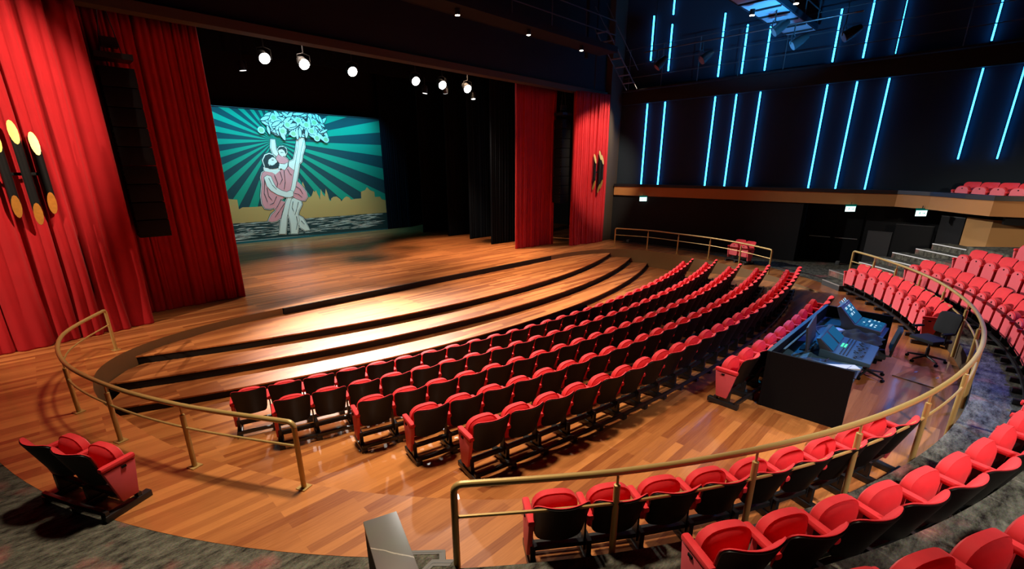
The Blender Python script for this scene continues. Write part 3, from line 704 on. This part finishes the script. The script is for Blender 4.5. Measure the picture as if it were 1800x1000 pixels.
bm_ = [mat('backdrop dark rays', (.003, .046, .050), .85), mat('backdrop light rays', (.0, .28, .165), .85), mat('backdrop gold', (.50, .34, .10), .85), mat('backdrop water', (.008, .035, .032), .85),
       mat('backdrop pale', (.72, .78, .66), .85), mat('backdrop teal band', (.01, .11, .12), .85), mat('backdrop pink', (.72, .30, .30), .85), mat('backdrop line', (.02, .035, .035), .85),
       mat('backdrop leaf', (.50, .66, .62), .85), mat('backdrop fruit', (.30, .42, .20), .85)]
def clip(poly, x0, x1, z0, z1):
    for ax, v, s in ((0, x0, 1), (0, x1, -1), (1, z0, 1), (1, z1, -1)):
        out = []
        for i in range(len(poly)):
            a, b = poly[i - 1], poly[i]; ia, ib = s * (a[ax] - v) >= 0, s * (b[ax] - v) >= 0
            if ia != ib:
                f = (v - a[ax]) / (b[ax] - a[ax]); out.append((a[0] + (b[0] - a[0]) * f, a[1] + (b[1] - a[1]) * f))
            if ib: out.append(b)
        poly = out
        if not poly: return []
    return poly
from mathutils.geometry import tessellate_polygon
cl = MB()
def flat(poly, layer, mi):
    y = -.0012 * layer
    for tri in tessellate_polygon([[Vector((p[0], p[1], 0)) for p in poly]]): cl.face([(poly[i][0], y, poly[i][1]) for i in tri], mi)
cl.box(((BX0 + BX1) / 2, .02, BZ1 / 2), (BX1 - BX0, .035, BZ1), mi=0)
c0 = ART['center']
for k in range(29):
    a = R_(158.25 + k * 360 / 29); w = R_(2.95)
    p = clip([c0, (c0[0] + 14 * math.cos(a - w), c0[1] + 14 * math.sin(a - w)), (c0[0] + 14 * math.cos(a + w), c0[1] + 14 * math.sin(a + w))], BX0, BX1, 1.0, BZ1)
    if len(p) > 2: flat(p, 1, 1)
sky = [(max(BX0, min(BX1, p[0])), p[1]) for p in ART['sky']]
flat([(BX0, .95), (BX0, 2.1)] + sky[:-4] + [(BX1, 1.6), (BX1, .95)], 2, 2)
flat([(BX0, .05), (BX0, 1.04), (7., 1.06), (BX1, 1.06), (BX1, .05)], 3, 3)
rn = random.Random(3)
for i in range(300):
    z = .16 + .86 * (1 - (i / 300) ** .9) if i < 270 else 1.02; z += rn.uniform(-.02, .02); x = rn.uniform(BX0 + .3, BX1 - .4); L = rn.uniform(.25, 1.2); h = rn.uniform(.004, .013); s = rn.uniform(-.03, .03)
    p = clip([(x - L / 2, z - s), (x - L * .2, z + h), (x + L * .3, z + h * .8 + s * .5), (x + L / 2, z + s), (x + L * .2, z - h), (x - L * .3, z - h * .7)], BX0, BX1, .1, 1.06)
    if len(p) > 2: flat(p, 4, 4)
flat([(BX0, .0), (BX0, .12), (9., .11), (BX1, .06), (BX1, 0.)], 5, 5)
flat([(BX0, .12), (BX0, .145), (9., .13), (11.2, .10), (9., .115)], 6, 4)
def grow(poly, d):
    n = len(poly); cx = sum(p[0] for p in poly) / n; cz = sum(p[1] for p in poly) / n; area = sum(poly[i - 1][0] * poly[i][1] - poly[i][0] * poly[i - 1][1] for i in range(n)); sg = 1 if area > 0 else -1
    out = []
    for i in range(n):
        a, b, c = Vector(poly[i - 1]), Vector(poly[i]), Vector(poly[(i + 1) % n]); n1 = Vector(((b - a).y, -(b - a).x)); n2 = Vector(((c - b).y, -(c - b).x)); nn = (n1.normalized() + n2.normalized()) if n1.length and n2.length else n1
        nn = nn.normalized() if nn.length > .01 else Vector((0, 0)); out.append((b.x + nn.x * d * sg, min(BZ1, b.y + nn.y * d * sg)))
    return out
fig = ['leg2', 'leg', 'tunic', 'swirl', 'uparm', 'staff', 'neck', 'childlegs', 'childbody', 'childarm', 'childhead', 'hair', 'face', 'beard', 'arm']
colr = dict(leg2=4, leg=4, tunic=6, swirl=6, uparm=4, staff=4, neck=4, childlegs=4, childbody=6, childarm=4, childhead=4, face=4, hair=7, beard=7, arm=4, childhair=7)
for n_ in fig: flat(grow(ART[n_], .085), 7, 7)
for n_ in fig: flat(grow(ART[n_], .048), 8, 4)
L0 = 9
for n_ in fig + ['childhair']:
    if n_ not in ('hair', 'childhair', 'childhead', 'face', 'neck', 'beard'): flat(grow(ART[n_], .020), L0, 7)
    flat(ART[n_], L0 + 1, colr[n_]); L0 += 1
for st in ART['strokes']:
    for i in range(len(st) - 1):
        a, b = Vector(st[i]), Vector(st[i + 1]); d = (b - a).normalized(); n = Vector((-d.y, d.x)) * .018
        flat([(a.x - n.x, a.y - n.y), (b.x - n.x * .6, b.y - n.y * .6), (b.x + n.x * .6, b.y + n.y * .6), (a.x + n.x, a.y + n.y)], L0 + 2, 7)
# leafy crown
cr = ART['crown']; xs = [p[0] for p in cr]; zs_ = [p[1] for p in cr]
def inside(p, poly):
    c = False
    for i in range(len(poly)):
        a, b = poly[i - 1], poly[i]
        if (a[1] > p[1]) != (b[1] > p[1]) and p[0] < (b[0] - a[0]) * (p[1] - a[1]) / (b[1] - a[1]) + a[0]: c = not c
    return c
flat(grow(cr, -.16), L0 + 2, 7)
n = 0; K = L0 + 3
while n < 105:
    x, z = rn.uniform(min(xs), max(xs)), rn.uniform(min(zs_), max(zs_))
    if not inside((x, z), cr): continue
    a = rn.uniform(0, 2 * PI); l = rn.uniform(.20, .36); w = l * rn.uniform(.26, .4)
    leaf = []
    for q in range(10):
        f = 2 * PI * q / 10; u, v = math.cos(f) * l, math.sin(f) * w * (1 - .35 * abs(math.cos(f))); leaf.append((x + u * math.cos(a) - v * math.sin(a), z + u * math.sin(a) + v * math.cos(a)))
    le = clip(grow(leaf, .034), BX0, BX1, 0, BZ1); ll = clip(grow(leaf, -.004), BX0, BX1, 0, BZ1)
    if len(le) > 2 and len(ll) > 2: flat(le, K, 7); flat(ll, K + .5, 8); K += .3; n += 1
for (px, pz) in ((9.0, 5.62), (9.7, 6.25), (10.05, 5.62), (10.6, 5.52), (10.35, 5.95), (10.95, 6.2), (11.6, 5.7), (11.8, 6.15), (11.85, 5.35), (12.35, 5.3), (11.35, 6.0)):
    ci = [(px + .125 * math.cos(2 * PI * q / 12), min(BZ1, pz + .12 * math.sin(2 * PI * q / 12))) for q in range(12)]
    flat(grow(ci, .05), K, 8); flat(ci, K + .5, 9); K += .1
cl.build('cloth', bm_, bd)
MB().tube([(BX0, .0, BZ1 + .02), (BX1, .0, BZ1 + .02)], .03, 8).build('batten', M['black_metal'], bd)
# ------------------------------------------------------------------ wall lamps on the curtains
def sconce(label, loc, rz, tubes):
    t = thing('wall_lamp', label, 'wall lamp', loc, rz, 'black and gold tube wall lamps')
    MB().box((0, .0, 0), (.5, .03, .06)).build('back_plate', M['black'], t, bevel=.008)
    for (x, zb, zt, y, pt, pb) in tubes:
        r = .072; n = 14
        mb = MB(); b = []
        cut = .46
        def zz(j, top): 
            c = math.cos(2 * PI * j / n)                     # slanted cut, long side at the back
            return (zt + cut * .5 * (1 + c) - cut * .0) if top else (zb - cut * .5 * (1 + c))
        P = lambda j: (x + r * math.sin(2 * PI * j / n), y + r * math.cos(2 * PI * j / n))
        for j in range(n):
            k = (j + 1) % n
            mb.face([(*P(j), zz(j, False)), (*P(k), zz(k, False)), (*P(k), zz(k, True)), (*P(j), zz(j, True))])
        tb = mb.build('tube', M['black'], t, smooth=True, angle=60)
        MB().face([(*P(j), zz(j, True) - .004) for j in range(n)]).build('gold_end', M['gold_metal'], tb)
        MB().face([(*P(j), zz(j, False) + .004) for j in range(n)]).build('gold_end', M['gold_metal'], tb)
    return t
TB = [(-.27, -.40, .40, -.06, 0, 0), (0, -.56, .56, -.14, 0, 0), (.27, -.36, .36, -.06, 0, 0)]
sconce('black wall lamp of three tubes with gold cut ends on the left red curtain', (-.02, 13.98, 3.62), .15, TB)
sconce('black wall lamp of three tubes with glowing gold ends on the right red curtain', (20.22, 14.15, 3.55), -.13, TB)

# ------------------------------------------------------------------ hanging loudspeaker columns
for lab, x, y in (('column of black hanging loudspeakers before the dim left curtain', 1.98, 14.92), ('column of black hanging loudspeakers between the two right curtains', 18.55, 15.1)):
    t = thing('line_array', lab, 'loudspeaker', (x, y, 2.1), 0, 'hanging loudspeaker columns')
    for k in range(9):
        c = MB().box((0, 0, .205 + k * .425), (.66, .5, .41), tilt=(k - 4) * -.012).build('cabinet', M['black'], t, bevel=.012)
        for s in (-1, 1):
            bl = MB()
            for q in range(3): bl.box((s * .335, -.2, .09 + k * .425 + q * .12), (.012, .03, .03))
            bl.build('rigging_pin', M['grey'], c)
    MB().box((0, 0, 4.05), (.7, .55, .12)).box((0, 0, 4.35), (.3, .2, .2)).build('flying_frame', M['black_metal'], t)
    MB().tube([(-.2, 0, 4.1), (-.05, 0, 5.2)], .012, 6).tube([(.2, 0, 4.1), (.05, 0, 5.2)], .012, 6).tube([(0, 0, 5.2), (0, 0, 9)], .02, 6).build('chain', M['grey'], t)

# ------------------------------------------------------------------ stage lights on a bar
t = thing('lighting_bar', 'long lighting bar hung over the front of the stage', 'lighting bar', (10.5, 17.6, 7.75))
MB().tube([(-6, 0, 0), (6, 0, 0)], .025, 8).tube([(-6, 0, .4), (6, 0, .4)], .02, 8).build('pipe', M['black_metal'], t)
def lantern(label, loc, aim, lens, r=.17, length=.42, group='stage lights on the bar', face='lens'):
    d = (Vector(aim) - Vector(loc)).normalized()
    t = thing('stage_light', label, 'stage light', loc, 0, group)
    q = d.to_track_quat('Z', 'Y').to_matrix()
    tr = lambda p: tuple(q @ Vector(p))
    h = MB().tube([(0, 0, -length), (0, 0, -length * .6), (0, 0, 0)], [r * .55, r * .95, r * 1.06], 16); h.v = [tr(p) for p in h.v]
    h.build('housing', M['black_metal'], t, smooth=True, angle=40)
    l = MB(); l.face([tr((r * .98 * math.cos(2 * PI * j / 20), r * .98 * math.sin(2 * PI * j / 20), .006)) for j in range(20)]); l.build(face, lens, t)
    yk = MB().tube([(-r * 1.25, 0, 0), (-r * 1.25, 0, .28), (0, 0, .34), (r * 1.25, 0, .28), (r * 1.25, 0, 0)], .014, 6); yk.build('yoke', M['black_metal'], t)
    MB().tube([(0, 0, .34), (0, 0, .62)], .02, 6).build('clamp', M['black_metal'], t)
    return t
LX = [6.25, 7.52, 9.27, 12.01, 13.35, 14.74]
for i, x in enumerate(LX): lantern('white glowing stage light, %s from left on the bar' % ORD[i + 1], (x, 17.5, 7.1), (x * .72 + 2., 6., 0), M['lamp'])
for i, (x, z, ax, ay) in enumerate(((5.7, 6.75, 6.2, 18.), (12.78, 6.78, 12.3, 18.3), (13.87, 6.89, 15.2, 19.), (15.49, 6.81, 15.2, 17.3))):
    lantern('small dim stage light seen edge on, %s from left below the bar' % ORD[i + 1], (x, 18., z + .0), (ax, ay, 3.), M['dim_lamp'], .10, .3, 'small dim stage lights')

# ------------------------------------------------------------------ bridges and gallery under the ceiling
t = thing('lighting_bridge', 'dark catwalk bridge crossing in front of the stage header', 'catwalk', (8, 12.7, 8.35))
MB().box((0, 0, 0), (21, .9, .08)).box((0, -.43, .06), (21, .05, .22)).box((0, .43, .06), (21, .05, .22)).build('deck', M['wall_black'], t)
for z in (.55, 1.05): MB().tube([(-10, -.43, z), (10.3, -.43, z)], .02, 6).build('rail', M['grey'], t)
for k in range(11): MB().tube([(-9.7 + k * 2., -.43, 0), (-9.7 + k * 2., -.43, 1.05)], .02, 6).build('post', M['grey'], t)
t = thing('lighting_bridge', 'catwalk bridge with blue lit underside near the right wall', 'catwalk', (17.6, 6.3, 8.55))
MB().box((0, 0, 0), (8., 1.0, .06)).build('deck', M['bluepanel'], t)
for s in (-1, 1): MB().box((0, s * .5, .06), (8., .06, .18)).build('edge_beam', M['wall_led'], t)
for k in range(9): MB().box((-3.6 + k * .9, 0, -.05), (.06, .95, .06)).build('cross_beam', M['wall_black'], t)
for s in (-1, 1):
    for z in (.6, 1.1): MB().tube([(-4, s * .5, z), (4, s * .5, z)], .02, 6).build('rail', M['grey'], t)
    for k in range(6): MB().tube([(-3.9 + k * 1.56, s * .5, 0), (-3.9 + k * 1.56, s * .5, 1.1)], .02, 6).build('post', M['grey'], t)
t = thing('side_gallery', 'narrow railed technical gallery along the upper right wall', 'gallery', (21.75, 6.5, 7.36))
MB().box((.2, .6, -.03), (.5, 13.8, .06)).build('deck', M['wall_black'], t)
for z in (.52, 1.06, 1.75): MB().tube([(0, -7., z), (0, 7.4, z)], .018, 6).build('rail', M['grey'], t)
for k in range(9): MB().tube([(0, -6.6 + k * 1.72, -.03), (0, -6.6 + k * 1.72, 1.75)], .018, 6).build('post', M['grey'], t)
t = thing('gallery_ladder', 'slanting ladder stair between the bridge and the right wall', 'stairs', (19.4, 13.2, 7.5))
for s in (-.28, .28): MB().tube([(-.9, s, 1.9), (1.9, s, -.2)], .022, 6).build('stringer', M['grey'], t); MB().tube([(-.9, s, 2.7), (1.9, s, .6)], .016, 6).build('hand_rail', M['grey'], t)
for k in range(7): MB().box((-.7 + k * .38, 0, 1.75 - k * .285), (.2, .56, .025)).build('tread', M['midgrey'], t)
t = thing('steel_post', 'pair of tall dark steel posts beside the catwalk end', 'post', (18.75, 13.5, 8.2))
MB().tube([(0, 0, -1.1), (0, 0, 3.1)], .035, 8).tube([(-.7, 0, 0), (-.7, 0, 3.1)], .09, 8).build('shaft', M['wall_led'], t)
# small warm downlights
def downlight(label, loc):
    t = thing('downlight', label, 'downlight', loc, 0, 'small warm spotlights under the bridges')
    MB().tube([(0, 0, 0), (0, 0, .16)], .075, 12).build('can', M['black_metal'], t, smooth=True)
    l = MB().tube([(0, 0, -.006), (0, 0, .006)], .068, 12); l.build('lens', M['warm'], t)
for i, p in enumerate(((10.28, 12.58, 8.13), (13.4, 12.55, 8.13), (16.5, 12.6, 8.13))): downlight('warm starry spotlight before the stage header, %s from left' % ORD[i + 1], p)
for p, l in (((16.9, 6.4, 8.2), 'warm spotlight left of the blue lit catwalk'), ((19.5, 6.42, 8.2), 'warm spotlight below the blue lit catwalk'), ((16.75, 5.15, 8.22), 'warm spotlight on the front edge of the blue lit catwalk')): downlight(l, p)
t = thing('lighting_bar', 'thin hanging bar carrying dark lanterns before the upper blue lines', 'lighting bar', (18.5, 7.4, 8.12))
MB().tube([(0, -3.6, 0), (0, 3.6, 0)], .025, 8).build('pipe', M['black_metal'], t)
for y in (-3.2, 3.2): MB().tube([(0, y, 0), (0, y, 3.28)], .012, 6).build('drop', M['black_metal'], t)
# dark fixtures hanging before the wall
for (loc, aim, l) in (((18.5, 10.4, 7.5), (15, 14, 2), 'black lantern pointing at the stage before the upper blue lines'), ((18.5, 8.6, 7.5), (10, 15, 0), 'black lantern with round handle before the upper blue lines'),
                      ((18.1, 6.1, 7.9), (12, 15, 0), 'large black lantern with pale rim below the catwalk'), ((18.5, 5.6, 7.5), (12, 15, 0), 'black lantern with pale lens beside the ladder strip'), ((18.5, 4.2, 7.5), (12, 15, 0), 'black lantern at the top right above the blue lines')):
    lantern(l, loc, aim, M['dim_lamp'] if 0 else M['midgrey'], .15, .5, 'dark lanterns under the ceiling')

# ------------------------------------------------------------------ mixing desk enclosure
D = thing('mixing_desk', 'black walled mixing desk enclosure standing on the floor behind the short row', 'desk', (9.55, 1.35, 0))
MB().box((0, .58, .475), (3.7, .05, .95)).build('front_panel', M['black'], D)
MB().box((-1.82, .02, .475), (.05, 1.12, .95)).build('side_panel', M['black'], D)
MB().box((1.82, .02, .475), (.05, 1.12, .95)).build('side_panel', M['black'], D)
MB().box((0, .02, .70), (3.6, 1.08, .04)).build('table_top', M['desk_blue_cast'], D)
MB().box((0, .585, .955), (3.7, .06, .012)).build('ledge', M['desk_blue_cast'], D)
MB().box((-.75, .44, .955), (1.7, .03, .012), rot=0).build('ledge', M['desk_blue_cast'], D)
MB().box((-1.6, -.45, .34), (.06, .06, .68)).build('table_leg', M['black'], D); MB().box((1.6, -.45, .34), (.06, .06, .68)).build('table_leg', M['black'], D)
def wedge(name, label, loc, rz, cat='mixing console'):
    return thing(name, label, cat, loc, rz)
# console with big tilted touch screen (far)
t = wedge('lighting_console', 'lighting console with raised bright touch screen at the far end of the desk', (11.0, 1.22, .72), 0)
MB().extr([(-.34, 0), (.30, 0), (.30, .12), (.08, .12), (-.34, .07)], 'x', -.36, .36).build('body', M['midgrey'], t, bevel=.01)
MB().extr([(.06, .10), (.30, .10), (.42, .40), (.36, .43)], 'x', -.36, .36).build('screen_housing', M['midgrey'], t, bevel=.01)
sc = MB().face([(-.32, .075, .135), (.32, .075, .135), (.32, .35, .415), (-.32, .35, .415)]).build('touch_screen', M['screen'], t)
ps = MB().face([(-.33, -.32, .078), (.33, -.32, .078), (.33, .06, .125), (-.33, .06, .125)]).build('control_surface', M['screen'], t)
rn = random.Random(11); hi = MB(); lo = MB()
for i in range(9):
    for j in range(5):
        u, v = -.28 + i * .066, .1 + j * .052; y, z = .075 + v, .135 + v * 1.02
        if rn.random() < .75: (hi if rn.random() < .4 else lo).face([(u, y - .002, z), (u + .045, y - .002, z), (u + .045, y + .033, z + .036), (u, y + .033, z + .036)])
        y2 = -.28 + j * .065
        if rn.random() < .55: (hi if rn.random() < .3 else lo).box((u + .02, y2, .085 + (y2 + .32) * .124 + .004), (.035, .03, .006))
hi.build('screen_tiles', M['screen_hi'], sc); lo.build('screen_tiles', M['screen_mid'], sc)
# audio console (near)
t = wedge('audio_console', 'wide audio mixing console with rows of faders and two small screens', (9.2, 1.12, .72), .03)
MB().extr([(-.36, 0), (.34, 0), (.34, .14), (-.36, .06)], 'x', -.52, .52).build('body', M['desk_blue_cast'], t, bevel=.012)
MB().extr([(.16, .12), (.34, .13), (.42, .30), (.36, .31)], 'x', -.5, .5).build('meter_bridge', M['grey'], t, bevel=.008)
for s in (-.26, .26): MB().face([(s - .22, .155, .135), (s + .22, .155, .135), (s + .22, .355, .305), (s - .22, .355, .305)]).build('screen', M['screen'], t)
fd = MB(); kn = MB()
for i in range(22):
    x = -.47 + i * .045
    fd.box((x, -.16, .089), (.006, .17, .004)); fd.box((x, -.16 + rn.uniform(-.07, .07), .094), (.018, .028, .018))
    for j in range(3): kn.box((x, -.03 + j * .045, .104 + j * .005), (.016, .016, .012))
fd.build('fader', M['grey'], t); kn.build('knob', M['grey'], t)
gl = MB()
for i in range(4): gl.box((-.08 + i * .055, .055, .118), (.035, .03, .008)).box((-.08 + i * .055, .10, .123), (.035, .03, .008))
gl.build('lit_key', M['led_green'], t)
t = thing('monitor', 'dark flat monitor turned edgewise beside the audio console', 'monitor', (8.95, 1.66, .72), .1)
MB().box((0, 0, .30), (.95, .03, .42), tilt=-.12).build('panel', M['grey'], t, bevel=.006); MB().box((0, .02, .05), (.06, .04, .12)).box((0, .02, .008), (.3, .18, .016)).build('stand', M['black'], t)
for (x, y, w, d, r, l) in ((8.35, 1.12, .62, .16, -.9, 'strip of white paper lying at the near corner of the desk'), (10.4, 1.55, .30, .16, -.5, 'white paper box lying between the two consoles')):
    t = thing('paper', l, 'paper', (x, y, .72), r); MB().box((0, 0, .012), (w, d, .024)).build('sheet', M['paper'], t)
t = thing('jacket', 'dark cloth draped in a heap between the two consoles', 'cloth', (10.15, 1.1, .72))
def jk(u, v):
    x = (u - .5) * .62; y = (v - .5) * .62; e = max(0, 1 - (abs(2 * u - 1)) ** 4) * max(0, 1 - (abs(2 * v - 1)) ** 4)
    return (x + .03 * math.sin(9 * v), y + .02 * math.sin(11 * u), .005 + e * (.10 + .035 * math.sin(13 * u + 5 * v) + .025 * math.sin(17 * v - 4 * u)))
MB().grid(jk, 22, 22).build('cloth', M['cloth_dark'], t, smooth=True, angle=180)
t = thing('tablet', 'small dark tablet lying at the near end of the desk', 'tablet', (8.2, .93, .72), .05); MB().box((0, 0, .01), (.34, .22, .02)).build('body', M['grey'], t, bevel=.006); MB().box((0, 0, .0215), (.30, .18, .003)).build('screen', M['black'], t)
t = thing('folder', 'grey folder lying among cables near the desk corner', 'folder', (8.15, 1.5, .72), .6); MB().box((0, 0, .01), (.5, .34, .02)).build('cover', M['grey'], t)
for i, (pts, l) in enumerate(([((7.9, 1.75), (8.3, 1.35), (8.2, 1.05), (8.55, .95)), 'thin black cable looping over the near desk corner'], [((9.9, 1.7), (10.3, 1.85), (10.6, 1.7), (10.75, 1.5)), 'bundle of cables running to the lighting console'], [((8.4, 1.75), (9.0, 1.5), (8.8, 1.3), (8.5, 1.3)), 'black cable lying in front of the monitor'])):
    p = spline([(a, b, .735) for a, b in pts], 8); o = MB().tube(p, .011, 6).build('cable', M['midgrey'] if i == 1 else M['grey'], None, smooth=True); tag(o, l, 'cable')

# ------------------------------------------------------------------ office chairs
def office_chair(label, loc, rz):
    t = thing('office_chair', label, 'office chair', loc, rz, 'office chairs by the desk')
    MB().box((0, .02, .475), (.48, .46, .07)).build('seat', M['fabric_grey'], t, bevel=.025)
    bk = MB().plate(.21, .58, 1.0, .07, .06, lambda x, z: -.25 - (z - .6) * .18 + .25 * x * x, .04, 8, 8, puff=.02); bk.build('backrest', M['fabric_grey'], t, smooth=True, angle=50)
    MB().tube([(0, -.1, .44), (0, -.28, .46), (0, -.30, .72)], .025, 8).build('back_bar', M['black_metal'], t)
    MB().tube([(0, 0, .1), (0, 0, .28), (0, 0, .285), (0, 0, .44)], [.032, .032, .02, .02], 10).build('gas_column', M['black_metal'], t)
    for s in (-1, 1): MB().tube([(s * .2, .05, .45), (s * .29, .05, .45), (s * .29, .05, .66)], .014, 6).box((s * .29, .03, .67), (.06, .24, .03)).build('armrest', M['black'], t)
    for k in range(5):
        a = 2 * PI * k / 5 + .3; c, s = math.cos(a), math.sin(a)
        lg = MB().tube([(0, 0, .12), (.31 * c, .31 * s, .075)], [.026, .017], 8).build('base_leg', M['black_metal'], t)
        MB().tube([(.31 * c - .022 * s, .31 * s + .022 * c, .03), (.31 * c + .022 * s, .31 * s - .022 * c, .03)], .029, 10).build('caster', M['black'], lg)
office_chair('black office chair standing alone below the curved rail', (12.0, .20, 0), .95)
office_chair('black office chair half hidden behind the end of the mixing desk', (10.3, .92, 0), .15)
t = thing('floor_hatch', 'framed wooden floor hatch with two small handles by the office chair', 'hatch', (11.05, .12, 0), -.25)
MB().box((0, 0, .008), (.95, .62, .016)).build('lid', M['wood'], t, bevel=.003)
for (x, y, w, d) in ((0, -.32, .99, .02), (-.485, 0, .02, .66)): MB().box((x, y, .01), (w, d, .02)).build('frame', M['bronze'], t)
for s in (-.16, .16): MB().box((.05, s, .019), (.10, .03, .008)).build('handle', M['nosing'], t)

# ------------------------------------------------------------------ lights
def spot(name, loc, aim, power, col, cone, blend=.5, r=.12):
    l = bpy.data.lights.new(name, 'SPOT'); l.energy = power; l.color = col; l.spot_size = R_(cone); l.spot_blend = blend; l.shadow_soft_size = r
    o = bpy.data.objects.new(name, l); COL.objects.link(o); o.location = loc
    o.rotation_euler = (Vector(aim) - Vector(loc)).to_track_quat('-Z', 'Y').to_euler(); return o
def area(name, loc, aim, power, col, sx, sy):
    l = bpy.data.lights.new(name, 'AREA'); l.energy = power; l.color = col; l.shape = 'RECTANGLE'; l.size = sx; l.size_y = sy
    o = bpy.data.objects.new(name, l); COL.objects.link(o); o.location = loc
    o.rotation_euler = (Vector(aim) - Vector(loc)).to_track_quat('-Z', 'Y').to_euler(); return o
WARM = (1., .80, .58); WHITE = (1., .94, .86); BLUE = (.05, .36, 1.)
# stage lanterns facing the house (they give the glare on the steps and light the seats)
AIMS = [(4.9, 10.4), (5.8, 10.8), (6.8, 9.8), (9., 5.), (13., 4.), (17.8, .3)]
for i, x in enumerate(LX): spot('stage_light_beam', (x, 17.35, 7.0), (*AIMS[i], -.4), (11500, 11500, 9000, 6000, 6000, 8000)[i], WHITE, (36, 36, 38, 60, 60, 50)[i], .9, .16)
# stage floor pools
spot('stage_wash', (14.2, 17.4, 9.0), (14.6, 17.6, 0), 7600, (1., .66, .40), 62, .9, .2)
spot('stage_wash', (7.0, 17.4, 9.0), (7.6, 17.4, 0), 5600, (1., .76, .58), 58, .9, .2)
spot('step_wash', (11., 12.5, 8.2), (13.5, 10.8, -.3), 6500, (1., .72, .46), 76, .9, .2)
spot('step_wash', (3., 9., 8.2), (1.5, 11.0, -.1), 2200, (1., .74, .50), 56, .9, .4)
# curtains
spot('curtain_left_spot', (-6.6, 11.4, 6.6), (-.6, 14.4, 3.2), 3600, WARM, 62, .6, .08)
spot('curtain_left_spot', (3.6, 9.4, 8.1), (-1.6, 14.1, 4.1), 5000, WARM, 50, .6, .08)
spot('curtain_right_spot', (21.7, 12.6, 7.9), (19.9, 14.4, 3.9), 1500, WARM, 60, .6, .08)
spot('curtain_right_spot', (16.4, 9.2, 8.1), (20.4, 14.4, 3.9), 4400, WARM, 36, .6, .08)
# house lights
spot('house_light', (3.0, 6.0, 9.6), (2.4, 3.8, 0), 5000, WARM, 72, .9, .5)
spot('house_light', (6.4, 7.6, 9.6), (5.8, 6.4, 0), 3000, WARM, 58, .9, .5)
spot('house_light', (9.0, 10., 9.), (7.0, -1.3, 1.2), 9000, WHITE, 30, .8, .25)
spot('house_light', (13.5, 5., 9.6), (17.5, -1.6, .8), 1500, WHITE, 60, .8, .35)
spot('house_light', (11.5, 7., 9.6), (11., 4.8, 0), 700, WARM, 60, .9, .35)
spot('house_light', (8., -6.2, 4.6), (20.4, -1.6, 2.0), 3200, WARM, 24, .8, .3)  # added low lamp, set to reach the ochre wall under the balcony
spot('house_light', (3.0, -5., 9.), (6.7, -.9, 1.), 5000, WHITE, 40, .9, .3)
# blue on desk and floor, and an added lamp for the bridge underside
spot('blue_spot', (13.4, -2.5, 8.6), (10.2, .6, .3), 4200, (.18, .20, 1.), 36, .9, .2)
spot('blue_spot', (14.6, 5.6, 8.2), (9.7, 1.2, .8), 5200, (.01, .34, 1.), 22, .8, .2)
spot('blue_up', (16.5, 5.0, 6.0), (18.8, 6.3, 8.5), 2600, (.04, .42, 1.), 80, .8, .2)
# backdrop
spot('backdrop_front', (10.5, 20.5, 7.0), (10.3, 27.2, 1.6), 1300, (1., .93, .80), 76, .8, .2)
a_ = area('backdrop_top_blue', (10.8, 25.9, 7.5), (10.8, 27.2, 4.6), 260, (.08, .66, 1.), 9., .3); a_.data.spread = R_(85)


# ------------------------------------------------------------------ camera, world, view
w = bpy.data.worlds.new('World'); S.world = w; w.use_nodes = True
w.node_tree.nodes['Background'].inputs[0].default_value = (.5, .6, 1, 1); w.node_tree.nodes['Background'].inputs[1].default_value = .0015
cam = bpy.data.cameras.new('Camera'); co = bpy.data.objects.new('Camera', cam); COL.objects.link(co); S.camera = co
cam.sensor_width = 36; cam.lens = 813.29 / 1800 * 36; cam.shift_y = 62.04 / 1800; cam.clip_end = 200; cam.clip_start = .05
pitch, yaw, roll = .314791, .7850375, -.0015253
F = Vector((math.cos(pitch) * math.cos(yaw), math.cos(pitch) * math.sin(yaw), -math.sin(pitch)))
Rr = Vector((math.sin(yaw), -math.cos(yaw), 0)); U = Rr.cross(F)
R2 = Rr * math.cos(roll) + U * math.sin(roll); U2 = U * math.cos(roll) - Rr * math.sin(roll)
mw = Matrix((R2, U2, -F)).transposed().to_4x4(); mw.translation = (0, 0, 3.7); co.matrix_world = mw
S.view_settings.view_transform = 'Standard'; S.view_settings.look = 'None'; S.view_settings.exposure = 0.; S.view_settings.gamma = 1.
S.view_settings.use_curve_mapping = False
S.cycles.use_denoising = True; S.cycles.max_bounces = 6; S.cycles.diffuse_bounces = 3; S.cycles.glossy_bounces = 3
S.cycles.sample_clamp_indirect = 6.; S.cycles.caustics_reflective = False; S.cycles.caustics_refractive = False
